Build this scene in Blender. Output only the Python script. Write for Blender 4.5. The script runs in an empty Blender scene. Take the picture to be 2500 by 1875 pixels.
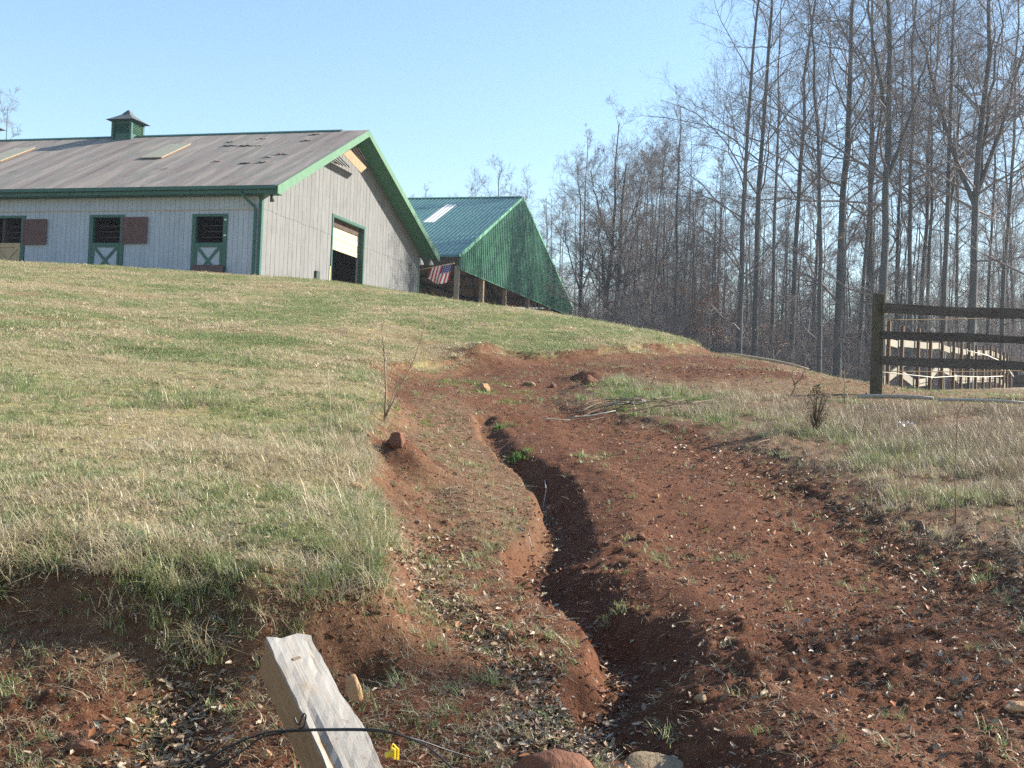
import bpy, math, random
import numpy as np
from mathutils import Vector, Matrix

scene = bpy.context.scene
random.seed(7)
RNG = np.random.default_rng(7)

# ------------------------------------------------------------------ camera
FPX, PITCH, ROLL = 2793.7, 0.0231, 0.0378          # focal length in px of a 2500 px wide frame
FWD = np.array([0.0, math.cos(PITCH), math.sin(PITCH)])
UP0 = np.array([0.0, -math.sin(PITCH), math.cos(PITCH)])
RT0 = np.array([1.0, 0.0, 0.0])
RT = math.cos(ROLL) * RT0 + math.sin(ROLL) * UP0
UP = math.cos(ROLL) * UP0 - math.sin(ROLL) * RT0
cam_data = bpy.data.cameras.new('camera')
cam = bpy.data.objects.new('camera', cam_data)
scene.collection.objects.link(cam)
cam_data.sensor_width = 36.0
cam_data.lens = FPX / 2500.0 * 36.0
cam_data.clip_start = 0.05
cam_data.clip_end = 3000.0
cam.matrix_world = Matrix(((RT[0], UP[0], -FWD[0], 0), (RT[1], UP[1], -FWD[1], 0),
                           (RT[2], UP[2], -FWD[2], 0), (0, 0, 0, 1)))
scene.camera = cam

# ------------------------------------------------------------------ world, sun, exposure
SUN_AZ = math.atan2(1.19, 4.78)      # from +X towards +Y
SUN_EL = math.radians(29.5)
SUN_DIR = np.array([math.cos(SUN_AZ) * math.cos(SUN_EL), math.sin(SUN_AZ) * math.cos(SUN_EL), math.sin(SUN_EL)])
world = bpy.data.worlds.new('World')
scene.world = world
world.use_nodes = True
wn = world.node_tree
wn.nodes.clear()
sky = wn.nodes.new('ShaderNodeTexSky')
sky.sky_type = 'NISHITA'
sky.sun_disc = False
sky.sun_elevation = SUN_EL
sky.sun_rotation = math.pi / 2 - SUN_AZ
sky.altitude = 200
sky.air_density = 1.3
sky.dust_density = 0.2
sky.ozone_density = 3.0
wbg = wn.nodes.new('ShaderNodeBackground')
wbg.inputs[1].default_value = 0.088
wout = wn.nodes.new('ShaderNodeOutputWorld')
wn.links.new(sky.outputs[0], wbg.inputs[0])
wn.links.new(wbg.outputs[0], wout.inputs[0])
sun_data = bpy.data.lights.new('sun', 'SUN')
sun_data.energy = 5.0
sun_data.angle = math.radians(0.53)
sun_data.color = (1.0, 0.92, 0.79)
sun = bpy.data.objects.new('sun', sun_data)
scene.collection.objects.link(sun)
sun.rotation_euler = Vector(SUN_DIR.tolist()).to_track_quat('Z', 'Y').to_euler()
sun.location = (60, 20, 60)
vs = scene.view_settings
vs.view_transform = 'Standard'
vs.look = 'None'
vs.gamma = 1.0
vs.use_curve_mapping = False
vs.exposure = 1.5
cy = scene.cycles
cy.max_bounces = 5
cy.diffuse_bounces = 3
cy.glossy_bounces = 2
cy.transmission_bounces = 3
cy.transparent_max_bounces = 6
cy.caustics_reflective = False
cy.caustics_refractive = False
cy.use_adaptive_sampling = True
cy.adaptive_threshold = 0.02
cy.use_denoising = False
cy.sample_clamp_indirect = 4.0
scene.render.use_persistent_data = False

# ------------------------------------------------------------------ helpers
ROOT = scene.collection


def ray(px, py):
    return RT * ((px - 1250.0) / FPX) - UP * ((py - 937.5) / FPX) + FWD


def at(px, py, y):
    """world point seen at that direction at world distance y"""
    r = ray(px, py)
    return r * (y / r[1])


def on_plane(px, py, p0, n):
    r = ray(px, py)
    return r * (np.dot(p0, n) / np.dot(r, n))


def tag(o, label=None, cat=None, group=None, kind=None):
    if label:
        o['label'] = label
    if cat:
        o['category'] = cat
    if group:
        o['group'] = group
    if kind:
        o['kind'] = kind
    return o


def empty(name, loc=(0, 0, 0), rz=0.0):
    o = bpy.data.objects.new(name, None)
    ROOT.objects.link(o)
    o.location = tuple(float(c) for c in loc)
    o.rotation_euler = (0, 0, rz)
    o.empty_display_size = 0.2
    return o


def mesh_from(name, verts, faces, mats=(), smooth=False, fmat=None):
    me = bpy.data.meshes.new(name)
    me.from_pydata([tuple(map(float, v)) for v in verts], [], [tuple(map(int, f)) for f in faces])
    for m in mats:
        me.materials.append(m)
    if fmat is not None:
        me.polygons.foreach_set('material_index', np.asarray(fmat, dtype=np.int32))
    if smooth:
        me.polygons.foreach_set('use_smooth', np.ones(len(me.polygons), dtype=bool))
    me.update()
    return me


def mesh_np(name, verts, faces, mats=(), smooth=False, fmat=None):
    """fast builder: faces is an (n,k) integer array"""
    verts = np.ascontiguousarray(verts, dtype=np.float32)
    faces = np.ascontiguousarray(faces, dtype=np.int32)
    me = bpy.data.meshes.new(name)
    nf, k = faces.shape
    me.vertices.add(len(verts))
    me.vertices.foreach_set('co', verts.ravel())
    me.loops.add(nf * k)
    me.loops.foreach_set('vertex_index', faces.ravel())
    me.polygons.add(nf)
    me.polygons.foreach_set('loop_start', np.arange(0, nf * k, k, dtype=np.int32))
    me.polygons.foreach_set('loop_total', np.full(nf, k, dtype=np.int32))
    if fmat is not None:
        me.polygons.foreach_set('material_index', np.asarray(fmat, dtype=np.int32))
    if smooth:
        me.polygons.foreach_set('use_smooth', np.ones(nf, dtype=bool))
    for m in mats:
        me.materials.append(m)
    me.update(calc_edges=True)
    me.validate()
    return me


def link(name, me, parent=None):
    o = bpy.data.objects.new(name, me)
    ROOT.objects.link(o)
    if parent is not None:
        o.parent = parent
    return o


class MB:
    """collects shapes that become ONE mesh object"""

    def __init__(self):
        self.v, self.f = [], []

    def hexa(self, p):
        """8 corners: bottom 4 (ccw), top 4"""
        b = len(self.v)
        self.v += [tuple(map(float, q)) for q in p]
        for f in ((3, 2, 1, 0), (4, 5, 6, 7), (0, 1, 5, 4), (1, 2, 6, 5), (2, 3, 7, 6), (3, 0, 4, 7)):
            self.f.append(tuple(b + i for i in f))
        return self

    def box(self, x0, x1, y0, y1, z0, z1):
        return self.hexa([(x0, y0, z0), (x1, y0, z0), (x1, y1, z0), (x0, y1, z0),
                          (x0, y0, z1), (x1, y0, z1), (x1, y1, z1), (x0, y1, z1)])

    def beam(self, p, q, w, h, up=(0, 0, 1), roll=0.0):
        p, q = Vector(p), Vector(q)
        d = (q - p).normalized()
        u = Vector(up)
        s = d.cross(u)
        if s.length < 1e-4:
            s = d.cross(Vector((0, 1, 0)))
        s.normalize()
        t = s.cross(d).normalized()
        if roll:
            s, t = s * math.cos(roll) + t * math.sin(roll), t * math.cos(roll) - s * math.sin(roll)
        s, t = s * (w / 2), t * (h / 2)
        return self.hexa([p - s - t, p + s - t, q + s - t, q - s - t, p - s + t, p + s + t, q + s + t, q - s + t])

    def tube(self, pts, rad, n=6, cap=True):
        pts = [Vector(p) for p in pts]
        k = len(pts)
        if not hasattr(rad, '__len__'):
            rad = [rad] * k
        b = len(self.v)
        prev = None
        for i, p in enumerate(pts):
            d = (pts[min(i + 1, k - 1)] - pts[max(i - 1, 0)]).normalized()
            if prev is None:
                a = d.cross(Vector((0.3, 0.2, 0.93)))
                if a.length < 0.05:
                    a = d.cross(Vector((1, 0, 0)))
            else:
                a = prev - d * prev.dot(d)
            a.normalize()
            prev = a
            c = d.cross(a)
            for j in range(n):
                t = 2 * math.pi * j / n
                self.v.append(tuple(p + (a * math.cos(t) + c * math.sin(t)) * rad[i]))
        for i in range(k - 1):
            for j in range(n):
                j2 = (j + 1) % n
                self.f.append((b + i * n + j, b + i * n + j2, b + (i + 1) * n + j2, b + (i + 1) * n + j))
        if cap:
            self.f.append(tuple(b + j for j in reversed(range(n))))
            self.f.append(tuple(b + (k - 1) * n + j for j in range(n)))
        return self

    def poly(self, pts):
        b = len(self.v)
        self.v += [tuple(map(float, q)) for q in pts]
        self.f.append(tuple(range(b, b + len(pts))))
        return self

    def prism(self, prof, axis_fn, t0, t1):
        """profile polygon (list of 2D) extruded; axis_fn(a, b, t) -> 3D"""
        b = len(self.v)
        n = len(prof)
        self.v += [tuple(map(float, axis_fn(a, c, t0))) for a, c in prof]
        self.v += [tuple(map(float, axis_fn(a, c, t1))) for a, c in prof]
        self.f.append(tuple(b + i for i in reversed(range(n))))
        self.f.append(tuple(b + n + i for i in range(n)))
        for i in range(n):
            j = (i + 1) % n
            self.f.append((b + i, b + j, b + n + j, b + n + i))
        return self

    def mesh(self, name, mat=None, smooth=False):
        return mesh_from(name, self.v, self.f, [mat] if mat else [], smooth)

    def build(self, name, mat=None, parent=None, smooth=False, bevel=0.0):
        o = link(name, self.mesh(name, mat, smooth), parent)
        if bevel:
            m = o.modifiers.new('bevel', 'BEVEL')
            m.width = bevel
            m.segments = 1
        return o


# ---- noise in numpy
_P = np.random.default_rng(3).permutation(512)
_P = np.concatenate([_P, _P, _P])
_V = np.random.default_rng(4).random(512)


def vnoise(x, y, seed=0):
    x = np.asarray(x, float) + seed * 37.13
    y = np.asarray(y, float) + seed * 17.71
    xi, yi = np.floor(x).astype(int), np.floor(y).astype(int)
    xf, yf = x - xi, y - yi
    u, v = xf * xf * xf * (xf * (xf * 6 - 15) + 10), yf * yf * yf * (yf * (yf * 6 - 15) + 10)

    def h(i, j):
        return _V[_P[(_P[i & 511] + (j & 511))] & 511]
    a = h(xi, yi) * (1 - u) + h(xi + 1, yi) * u
    b = h(xi, yi + 1) * (1 - u) + h(xi + 1, yi + 1) * u
    return (a * (1 - v) + b * v) * 2 - 1


def fbm(x, y, oct=4, seed=0, gain=0.5):
    s, a, t = 0.0, 1.0, 0.0
    for o in range(oct):
        s = s + a * vnoise(x * 2 ** o, y * 2 ** o, seed + o * 5)
        t += a
        a *= gain
    return s / t


def sstep(a, b, x):
    t = np.clip((x - a) / (b - a), 0, 1)
    return t * t * (3 - 2 * t)


def seg_dist(X, Y, line):
    """distance to polyline, parameter along it (0..n-1), side (+ = left of direction)"""
    best = np.full(np.shape(X), 1e9)
    par = np.zeros(np.shape(X))
    side = np.zeros(np.shape(X))
    for i in range(len(line) - 1):
        ax, ay = line[i][:2]
        bx, by = line[i + 1][:2]
        dx, dy = bx - ax, by - ay
        L2 = dx * dx + dy * dy + 1e-12
        t = np.clip(((X - ax) * dx + (Y - ay) * dy) / L2, 0, 1)
        d = np.hypot(X - ax - t * dx, Y - ay - t * dy)
        m = d < best
        best = np.where(m, d, best)
        par = np.where(m, i + t, par)
        side = np.where(m, dx * (Y - ay) - dy * (X - ax), side)
    return best, par, np.sign(side)


def in_poly(X, Y, poly):
    ins = np.zeros(np.shape(X), bool)
    n = len(poly)
    for i in range(n):
        x1, y1 = poly[i][:2]
        x2, y2 = poly[(i + 1) % n][:2]
        c = ((y1 > Y) != (y2 > Y)) & (X < (x2 - x1) * (Y - y1) / (y2 - y1 + 1e-12) + x1)
        ins ^= c
    return ins


def sdist(X, Y, poly):
    """signed distance, positive inside"""
    d, _, _ = seg_dist(X, Y, list(poly) + [poly[0]])
    return np.where(in_poly(X, Y, poly), d, -d)


# ---- materials
class NT:
    def __init__(self, name):
        self.m = bpy.data.materials.new(name)
        self.m.use_nodes = True
        self.t = self.m.node_tree
        self.t.nodes.clear()
        self.out = self.n('ShaderNodeOutputMaterial')
        self.b = self.n('ShaderNodeBsdfPrincipled')
        self.l(self.b.outputs[0], self.out.inputs[0])
        self.b.inputs['Roughness'].default_value = 0.85
        self.b.inputs['Specular IOR Level'].default_value = 0.25
        self._co = None

    def n(self, t, **kw):
        nd = self.t.nodes.new(t)
        for k, v in kw.items():
            setattr(nd, k, v)
        return nd

    def l(self, a, b):
        self.t.links.new(a, b)

    def co(self, kind='Object'):
        nd = self.n('ShaderNodeTexCoord')
        return nd.outputs[kind]

    def noise(self, scale=5, detail=4, rough=0.55, co=None, stretch=None, dist=0.0):
        nd = self.n('ShaderNodeTexNoise')
        nd.inputs['Scale'].default_value = scale
        nd.inputs['Detail'].default_value = detail
        nd.inputs['Roughness'].default_value = rough
        nd.inputs['Distortion'].default_value = dist
        c = co if co is not None else self.co()
        if stretch:
            mp = self.n('ShaderNodeMapping')
            mp.inputs['Scale'].default_value = stretch
            self.l(c, mp.inputs[0])
            c = mp.outputs[0]
        self.l(c, nd.inputs['Vector'])
        return nd.outputs['Fac']

    def ramp(self, fac, stops, interp='LINEAR'):
        nd = self.n('ShaderNodeValToRGB')
        cr = nd.color_ramp
        cr.interpolation = interp
        while len(cr.elements) < len(stops):
            cr.elements.new(0.5)
        for e, (p, c) in zip(cr.elements, stops):
            e.position = p
            e.color = (*c, 1) if len(c) == 3 else c
        self.l(fac, nd.inputs[0])
        return nd.outputs[0]

    def mix(self, fac, a, b, mode='MIX'):
        nd = self.n('ShaderNodeMix', data_type='RGBA', blend_type=mode)
        if isinstance(fac, (int, float)):
            nd.inputs[0].default_value = fac
        else:
            self.l(fac, nd.inputs[0])
        for s, v in ((nd.inputs[6], a), (nd.inputs[7], b)):
            if isinstance(v, (tuple, list)):
                s.default_value = (*v, 1) if len(v) == 3 else v
            else:
                self.l(v, s)
        return nd.outputs[2]

    def math(self, op, a, b=None, clamp=False):
        nd = self.n('ShaderNodeMath', operation=op, use_clamp=clamp)
        for s, v in zip(nd.inputs, (a, b)):
            if v is None:
                continue
            if isinstance(v, (int, float)):
                s.default_value = v
            else:
                self.l(v, s)
        return nd.outputs[0]

    def attr(self, name, out='Fac', kind='GEOMETRY'):
        nd = self.n('ShaderNodeAttribute', attribute_name=name, attribute_type=kind)
        return nd.outputs[out]

    def color(self, c):
        if isinstance(c, (tuple, list)):
            self.b.inputs['Base Color'].default_value = (*c, 1)
        else:
            self.l(c, self.b.inputs['Base Color'])

    def bump(self, h, strength=0.4, dist=0.02):
        nd = self.n('ShaderNodeBump')
        nd.inputs['Strength'].default_value = strength
        nd.inputs['Distance'].default_value = dist
        self.l(h, nd.inputs['Height'])
        self.l(nd.outputs[0], self.b.inputs['Normal'])

    def rand(self):
        return self.n('ShaderNodeObjectInfo').outputs['Random']


def simple(name, c0, c1, scale=6, rough=0.85, stretch=None, bump=0.0, bdist=0.01, spec=0.25, vary=0.0, metal=0.0, detail=5):
    t = NT(name)
    f = t.noise(scale, detail, 0.6, stretch=stretch)
    col = t.ramp(f, [(0.3, c0), (0.72, c1)])
    if vary:
        r = t.rand()
        col = t.mix(t.math('MULTIPLY', r, vary), col, tuple(min(1, c * 0.55) for c in c0))
    t.color(col)
    t.b.inputs['Roughness'].default_value = rough
    t.b.inputs['Specular IOR Level'].default_value = spec
    t.b.inputs['Metallic'].default_value = metal
    if bump:
        t.bump(f, bump, bdist)
    return t.m
# ------------------------------------------------------------------ terrain
def slope_plane(d):
    return -2.0 + 0.137 * d


CP = []      # control points x, y, z


def cpp(px, py, d):
    CP.append(tuple(at(px, py, d)))


for px, py, d in [(-500, 1875, 4.4), (0, 1880, 4.4), (420, 1900, 4.4), (850, 1880, 4.4), (1250, 1870, 4.4), (1700, 1870, 4.4), (2100, 1870, 4.4),
                  (2500, 1868, 4.4), (3000, 1860, 4.4),
                  (0, 1440, 5.75), (420, 1445, 5.75), (820, 1450, 5.8), (-500, 1425, 5.75),
                  (1250, 1400, 7.2), (1700, 1400, 7.3), (2100, 1400, 7.5), (2500, 1330, 8.0),
                  (1250, 1160, 10.4), (1700, 1165, 10.6), (2050, 1150, 11.0), (2450, 1100, 12.0),
                  (1250, 990, 15.2), (1600, 1000, 15.4), (1950, 1005, 15.2), (2350, 1000, 15.2),
                  (1100, 900, 20.0), (1400, 890, 21.0), (1700, 905, 20.5), (2130, 970, 17.0), (2500, 980, 17.0), (2900, 985, 17.0),
                  (638, 683, 41.8), (300, 662, 42.2), (0, 650, 43.0), (-500, 640, 45), (812, 697, 42.5), (1022, 731, 43.0), (1120, 753, 41.5), (1250, 775, 39.5),
                  (1395, 795, 36.5), (1500, 808, 33.2), (1650, 834, 28.3), (1780, 862, 25.6), (1950, 897, 22.8), (2100, 932, 20.8),
                  (2164, 966, 23.5), (2273, 951, 27.5), (2416, 951, 37.8), (2466, 961, 40.0), (2700, 960, 30.0), (2700, 955, 40.0)]:
    cpp(px, py, d)
# left lawn in the middle distance (gently convex)
for r in (-0.55, -0.42, -0.28, -0.14):
    for d in (9, 14, 21, 30):
        z0 = -1.06 + 0.157 * (d - 5.75) + (0.12 if r < -0.3 else 0.0)
        CP.append((r * d, d, z0 - 0.05 * (r + 0.42) * d * 0.3))
for p in [(0, 0, -1.85), (-8, 0, -1.85), (8, 0, -1.75), (0, -12, -2.6), (-15, -12, -2.6), (15, -12, -2.6),
          (0, 2.5, -1.62), (-3, 2.5, -1.66), (3, 2.5, -1.55),
          (-20, 60, 4.3), (-5, 60, 4.15), (-40, 45, 4.6), (-60, 60, 4.4), (-3, 75, 3.5), (5, 105, 3.0), (-15, 85, 3.8), (-30, 110, 3.6),
          (4, 45, 2.2), (7, 36, 1.2), (9, 30, 0.6), (6, 60, 1.6), (14, 48, 0.5), (22, 55, 0.6), (30, 45, 0.8), (20, 30, 0.9), (30, 25, 0.6), (12, 75, 1.4), (30, 80, 0.4),
          (50, 60, 0.2), (60, 30, 0.2), (25, 110, 1.0), (60, 110, 0), (-60, 20, -0.2), (-40, 10, -1.0), (40, 8, -1.2), (-80, 110, 3.2),
          (0, 180, 1.5), (-100, 180, 1.0), (100, 180, 0), (0, 400, 0), (-200, 400, 0), (200, 400, 0), (200, 60, -1), (-200, 60, 2), (-150, -60, -4), (150, -60, -4)]:
    CP.append(p)
CP = np.array(CP)


def _phi(r2):
    return np.where(r2 > 1e-12, 0.5 * r2 * np.log(r2 + 1e-12), 0.0)


def _sc(x, y):
    """compress far distances so that the surface stays tame"""
    r = np.hypot(x, y) + 1e-9
    k = np.log1p(r / 8.0) * 8.0 / r
    return x * k / 8.0, y * k / 8.0


_cx, _cy = _sc(CP[:, 0], CP[:, 1])
_n = len(CP)
_A = np.zeros((_n + 3, _n + 3))
_A[:_n, :_n] = _phi((_cx[:, None] - _cx[None]) ** 2 + (_cy[:, None] - _cy[None]) ** 2) + np.eye(_n) * 2e-3
_A[:_n, _n] = 1
_A[:_n, _n + 1] = _cx
_A[:_n, _n + 2] = _cy
_A[_n:, :_n] = _A[:_n, _n:].T
_W = np.linalg.solve(_A, np.concatenate([CP[:, 2], np.zeros(3)]))


def T0(X, Y):
    shp = np.shape(X)
    x, y = _sc(np.ravel(np.asarray(X, float)), np.ravel(np.asarray(Y, float)))
    out = _W[_n] + _W[_n + 1] * x + _W[_n + 2] * y
    for i in range(_n):
        out = out + _W[i] * _phi((x - _cx[i]) ** 2 + (y - _cy[i]) ** 2)
    return out.reshape(shp)


def hit(px, py, fn, d0=3.0, d1=60.0):
    """where the line of sight first meets the ground"""
    d = np.exp(np.linspace(math.log(d0), math.log(d1), 1500))
    r = ray(px, py)
    P = r[None] * (d / r[1])[:, None]
    g = P[:, 2] - fn(P[:, 0], P[:, 1])
    k = np.where(g < 0)[0]
    if len(k) == 0:
        return P[-1]
    i = max(k[0], 1)
    t = g[i - 1] / (g[i - 1] - g[i] + 1e-12)
    return P[i - 1] * (1 - t) + P[i] * t


def plan(pts):
    return [tuple(hit(px, py, T0)[:2]) for px, py in pts]


LAWN = plan([(-900, 1545), (-300, 1525), (0, 1505), (120, 1490), (250, 1515), (400, 1525), (520, 1570), (640, 1550), (760, 1545), (900, 1520),
             (935, 1400), (912, 1280), (888, 1165), (880, 1085), (920, 1045), (940, 1000), (905, 955), (890, 908), (960, 893), (1130, 884),
             (1250, 871), (1400, 864), (1560, 850), (1680, 846), (1745, 853)]) + [(8.5, 30), (6, 60), (-20, 150), (-90, 120), (-90, 10)]
VERGE = plan([(1380, 985), (1430, 950), (1520, 932), (1620, 945), (1680, 968), (1900, 985), (2050, 995), (2150, 1004), (2300, 1010), (2520, 1018), (3000, 1035), (4200, 1060), (4300, 1800), (3000, 1680), (2700, 1560),
              (2500, 1470), (2330, 1370), (2170, 1290), (2020, 1195), (1880, 1125), (1720, 1075), (1600, 1050), (1450, 1010)])
GULLY = plan([(1175, 1010), (1192, 1050), (1238, 1095), (1315, 1160), (1352, 1215), (1350, 1285), (1285, 1348), (1325, 1412), (1430, 1470), (1515, 1535),
              (1515, 1590), (1445, 1655), (1515, 1735), (1640, 1830), (1740, 1960)])
RILL = plan([(1060, 1180), (1080, 1290), (1010, 1400), (1130, 1480), (1260, 1580), (1370, 1690), (1440, 1790)])
HOLLOW = plan([(585, 1545), (530, 1580), (470, 1625), (430, 1690), (400, 1790), (370, 1990)])
SCARP = plan([(960, 893), (1130, 884), (1250, 871), (1400, 864), (1560, 850), (1680, 846)])
BERM = plan([(1560, 912), (1680, 912), (1800, 914), (1930, 922)])


def TH(X, Y):
    """ground height with banks, ruts and gully"""
    X = np.asarray(X, float)
    Y = np.asarray(Y, float)
    z = T0(X, Y)
    near = np.exp(-np.maximum(Y - 4, 0) / 25.0)
    wob = 0.10 * fbm(X * 1.7, Y * 1.7, 3, 11)
    # lawn bank: the turf stands a little above the washed-out soil
    s = sdist(X, Y, LAWN) + wob
    step = sstep(np.where(Y < 12, -0.26, -0.45), 0.06, s)
    bank = np.where(Y < 9, 0.21, np.where(Y < 14, 0.15, 0.08)) * step
    z = z + bank - 0.05 * np.exp(-((s + 0.35) / 0.5) ** 2)
    # verge bank
    sv = sdist(X, Y, VERGE) + wob * 1.3
    z = z + 0.13 * sstep(-0.5, 0.4, sv)
    # gully
    d, p, side = seg_dist(X + 0.05 * fbm(X * 5, Y * 5, 3, 21), Y + 0.05 * fbm(X * 5, Y * 5, 3, 22), GULLY)
    k = np.clip(p / 3.0, 0.15, 1.0)
    wl, wr = 0.13 * (0.5 + 0.5 * k), (0.29 + 0.08 * vnoise(p * 1.1, p * 0 + 9, 24)) * (0.5 + 0.5 * k)
    w = np.where(side > 0, wr, wl)        # the polyline runs towards the camera: left of it is the right-hand bank
    depth = (0.08 + 0.11 * k) * (1 + 0.25 * vnoise(p * 1.3, p * 0 + 3, 23))
    z = z - depth * (1 - sstep(np.where(side > 0, 0.10, 0.30), 1.0, d / (w * 1.25 + 0.02))) - 0.05 * np.exp(-(d / 0.9) ** 2)
    # rounded shoulder on the right of the gully
    z = z + 0.07 * k * np.exp(-((d - 0.62) / 0.26) ** 2) * (side > 0)
    # small rill on the left slope, filled with leaves
    d2, p2, _ = seg_dist(X, Y, RILL)
    z = z - 0.035 * np.exp(-(d2 / 0.16) ** 2)
    d3, p3, _ = seg_dist(X, Y, HOLLOW)
    z = z - 0.11 * np.exp(-(d3 / 0.20) ** 2) * sstep(-0.2, 0.6, p3)
    # scarp above the cross track and berm below it
    d4, p4, s4 = seg_dist(X, Y, SCARP)
    z = z - 0.08 * np.exp(-(np.maximum(d4 - 0.3, 0) / 1.2) ** 2) * (s < 0)
    d5, p5, _ = seg_dist(X, Y, BERM)
    z = z + 0.11 * np.exp(-(d5 / 0.6) ** 2) * (0.7 + 0.5 * vnoise(X * 1.1, Y * 1.1, 31))
    # wheel ruts in the dirt lane
    soil = (s < -0.2) & (sv < -0.2)
    z = z + soil * (0.035 * fbm(X * 1.1, Y * 0.7, 3, 41) + 0.014 * fbm(X * 5, Y * 5, 3, 42) * (0.4 + near))
    # clods
    c = fbm(X * 13, Y * 13, 3, 43)
    z = z + np.where(s < 0.02, 1.0, 0.25) * near * (0.25 + 1.1 * sstep(-0.25, 0.35, fbm(X * 0.9, Y * 0.9, 3, 45))) * (0.013 * c + 0.030 * np.maximum(c - 0.12, 0) + 0.006 * vnoise(X * 31, Y * 31, 44) * (Y < 13))
    # tussocky turf
    z = z + (s > 0) * 0.05 * fbm(X * 0.9, Y * 0.9, 4, 51) * sstep(0, 0.6, s) * np.minimum(1, 2.5 * near + 0.3)
    z = z + (sv > 0) * 0.03 * fbm(X * 2.5, Y * 2.5, 3, 52)
    for bx, by, br, bh in BUMPS:
        r2 = ((X - bx) ** 2 + (Y - by) ** 2) / br ** 2
        z = z + bh * np.exp(-r2 * 1.4) * (1 + 0.25 * vnoise(X * 6, Y * 6, 61))
    # torn bank behind the fallen post
    r2 = np.hypot((X - TORN[0]) / 0.30, (Y - TORN[1]) / 0.16)
    z = z - 0.12 * (1 - sstep(0.5, 1.2, r2 + 0.25 * fbm(X * 9, Y * 9, 2, 71)))
    return z


def spot(px, py):
    return hit(px, py, T0)[:2]


BUMPS = []
for px, py, br, bh in [(925, 1095, 0.35, 0.13), (975, 1130, 0.36, 0.20), (1025, 1155, 0.25, 0.08), (1175, 878, 0.8, 0.22), (925, 905, 0.6, 0.10),
                       (1440, 930, 0.45, 0.16), (620, 1520, 0.22, 0.07), (250, 1560, 0.5, 0.06)]:
    x, y = spot(px, py)
    BUMPS.append((x, y, br, bh))
TORN = spot(825, 1600)


def G(px, py, d0=3.0, d1=60.0):
    return hit(px, py, TH, d0, d1)


# ---- ground sheet: one mesh, dense near the camera
rows = np.concatenate([-np.exp(np.linspace(math.log(60), math.log(1.0), 14)), np.linspace(-0.6, 2.6, 9), np.exp(np.linspace(math.log(2.9), math.log(62), 760)),
                       np.exp(np.linspace(math.log(65), math.log(900), 40))])
tcol = np.linspace(-1, 1, 520)
tcol = np.sign(tcol) * (0.62 * np.abs(tcol) + 0.38 * np.abs(tcol) ** 5)
half = np.interp(rows, [-60, 0, 3, 10, 62, 900], [60, 5.0, 4.2, 10.0, 62, 900])
GX = tcol[None, :] * half[:, None]
GY = np.repeat(rows[:, None], len(tcol), 1)
GZ = TH(GX, GY)
nr, nc = GX.shape
idx = np.arange(nr * nc).reshape(nr, nc)
faces = np.stack([idx[:-1, :-1], idx[:-1, 1:], idx[1:, 1:], idx[1:, :-1]], -1).reshape(-1, 4)
S_L = sdist(GX, GY, LAWN)
S_V = sdist(GX, GY, VERGE)
edge = 0.25 * fbm(GX * 2.2, GY * 2.2, 4, 81) + 0.12 * fbm(GX * 9, GY * 9, 2, 82)
m_lawn = sstep(np.where(GY < 9, 0.06, -0.12), np.where(GY < 9, 0.42, 0.16), S_L + edge * np.clip(0.4 + GY / 25, 0.5, 1.6))
m_bare = sstep(0.30, 0.46, -fbm(GX * 0.8, GY * 0.8, 4, 91) + 0.15 * vnoise(GX * 6, GY * 6, 83)) * 0.75
m_lawn = m_lawn * (1 - m_bare * 0.8)
for px_, py_, rr_ in ((1175, 878, 0.9), (1130, 890, 0.8), (925, 905, 0.7)):
    bx_, by_ = spot(px_, py_)
    m_lawn = m_lawn * (1 - np.exp(-((GX - bx_) ** 2 + (GY - by_) ** 2) / rr_ ** 2))
m_verge = sstep(-0.25, 0.35, S_V + edge * 1.5)
TRACK = plan([(1600, 925), (1900, 935), (2100, 945), (2500, 958), (2900, 960), (2900, 1020), (2400, 1012), (2050, 992), (1800, 975), (1650, 965)])
m_dry = np.maximum(0.8 * sstep(-0.6, 0.5, sdist(GX, GY, TRACK) + edge * 3), 0.30 * sstep(-0.7, 0.0, S_L + edge * 2.0))
SLOPE = plan([(940, 1010), (1060, 960), (1150, 985), (1200, 1060), (1290, 1170), (1320, 1280), (1200, 1330), (1080, 1250), (960, 1160), (900, 1100)])
m_dry = np.maximum(m_dry, 0.5 * sstep(-0.35, 0.3, sdist(GX, GY, SLOPE) + edge))
bx_, by_ = spot(970, 1125)
m_dry = m_dry * (1 - np.exp(-((GX - bx_) ** 2 + (GY - by_) ** 2) / 0.55 ** 2))
m_dry = np.where(GX > 5, np.maximum(m_dry, 0.6 * sstep(17, 18, GY)), m_dry)
m_wood = sstep(0, 4, GX - np.interp(GY, [0, 19, 24, 32, 42, 60, 120], [60, 60, 26, 9, 5, 9, 12]))
gt = NT('ground_soil_and_turf')
co = gt.co()
n1 = gt.noise(2.1, 5, 0.6, co)
n2 = gt.noise(14, 6, 0.65, co)
n3 = gt.noise(70, 4, 0.7, co)
n4 = gt.noise(0.5, 4, 0.6, co)
soil = gt.ramp(n1, [(0.25, (0.054, 0.017, 0.0088)), (0.5, (0.081, 0.0285, 0.015)), (0.75, (0.117, 0.047, 0.025))])
soil = gt.mix(gt.ramp(n2, [(0.35, (0, 0, 0)), (0.7, (1, 1, 1))]), soil, (0.147, 0.066, 0.035))
soil = gt.mix(gt.ramp(n3, [(0.60, (0, 0, 0)), (0.74, (0.75, 0.75, 0.75))]), soil, (0.26, 0.175, 0.105))
n5 = gt.noise(190, 3, 0.6, co)
soil = gt.mix(gt.ramp(n5, [(0.60, (0, 0, 0)), (0.68, (0.8, 0.8, 0.8))]), soil, (0.25, 0.16, 0.10))
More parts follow.
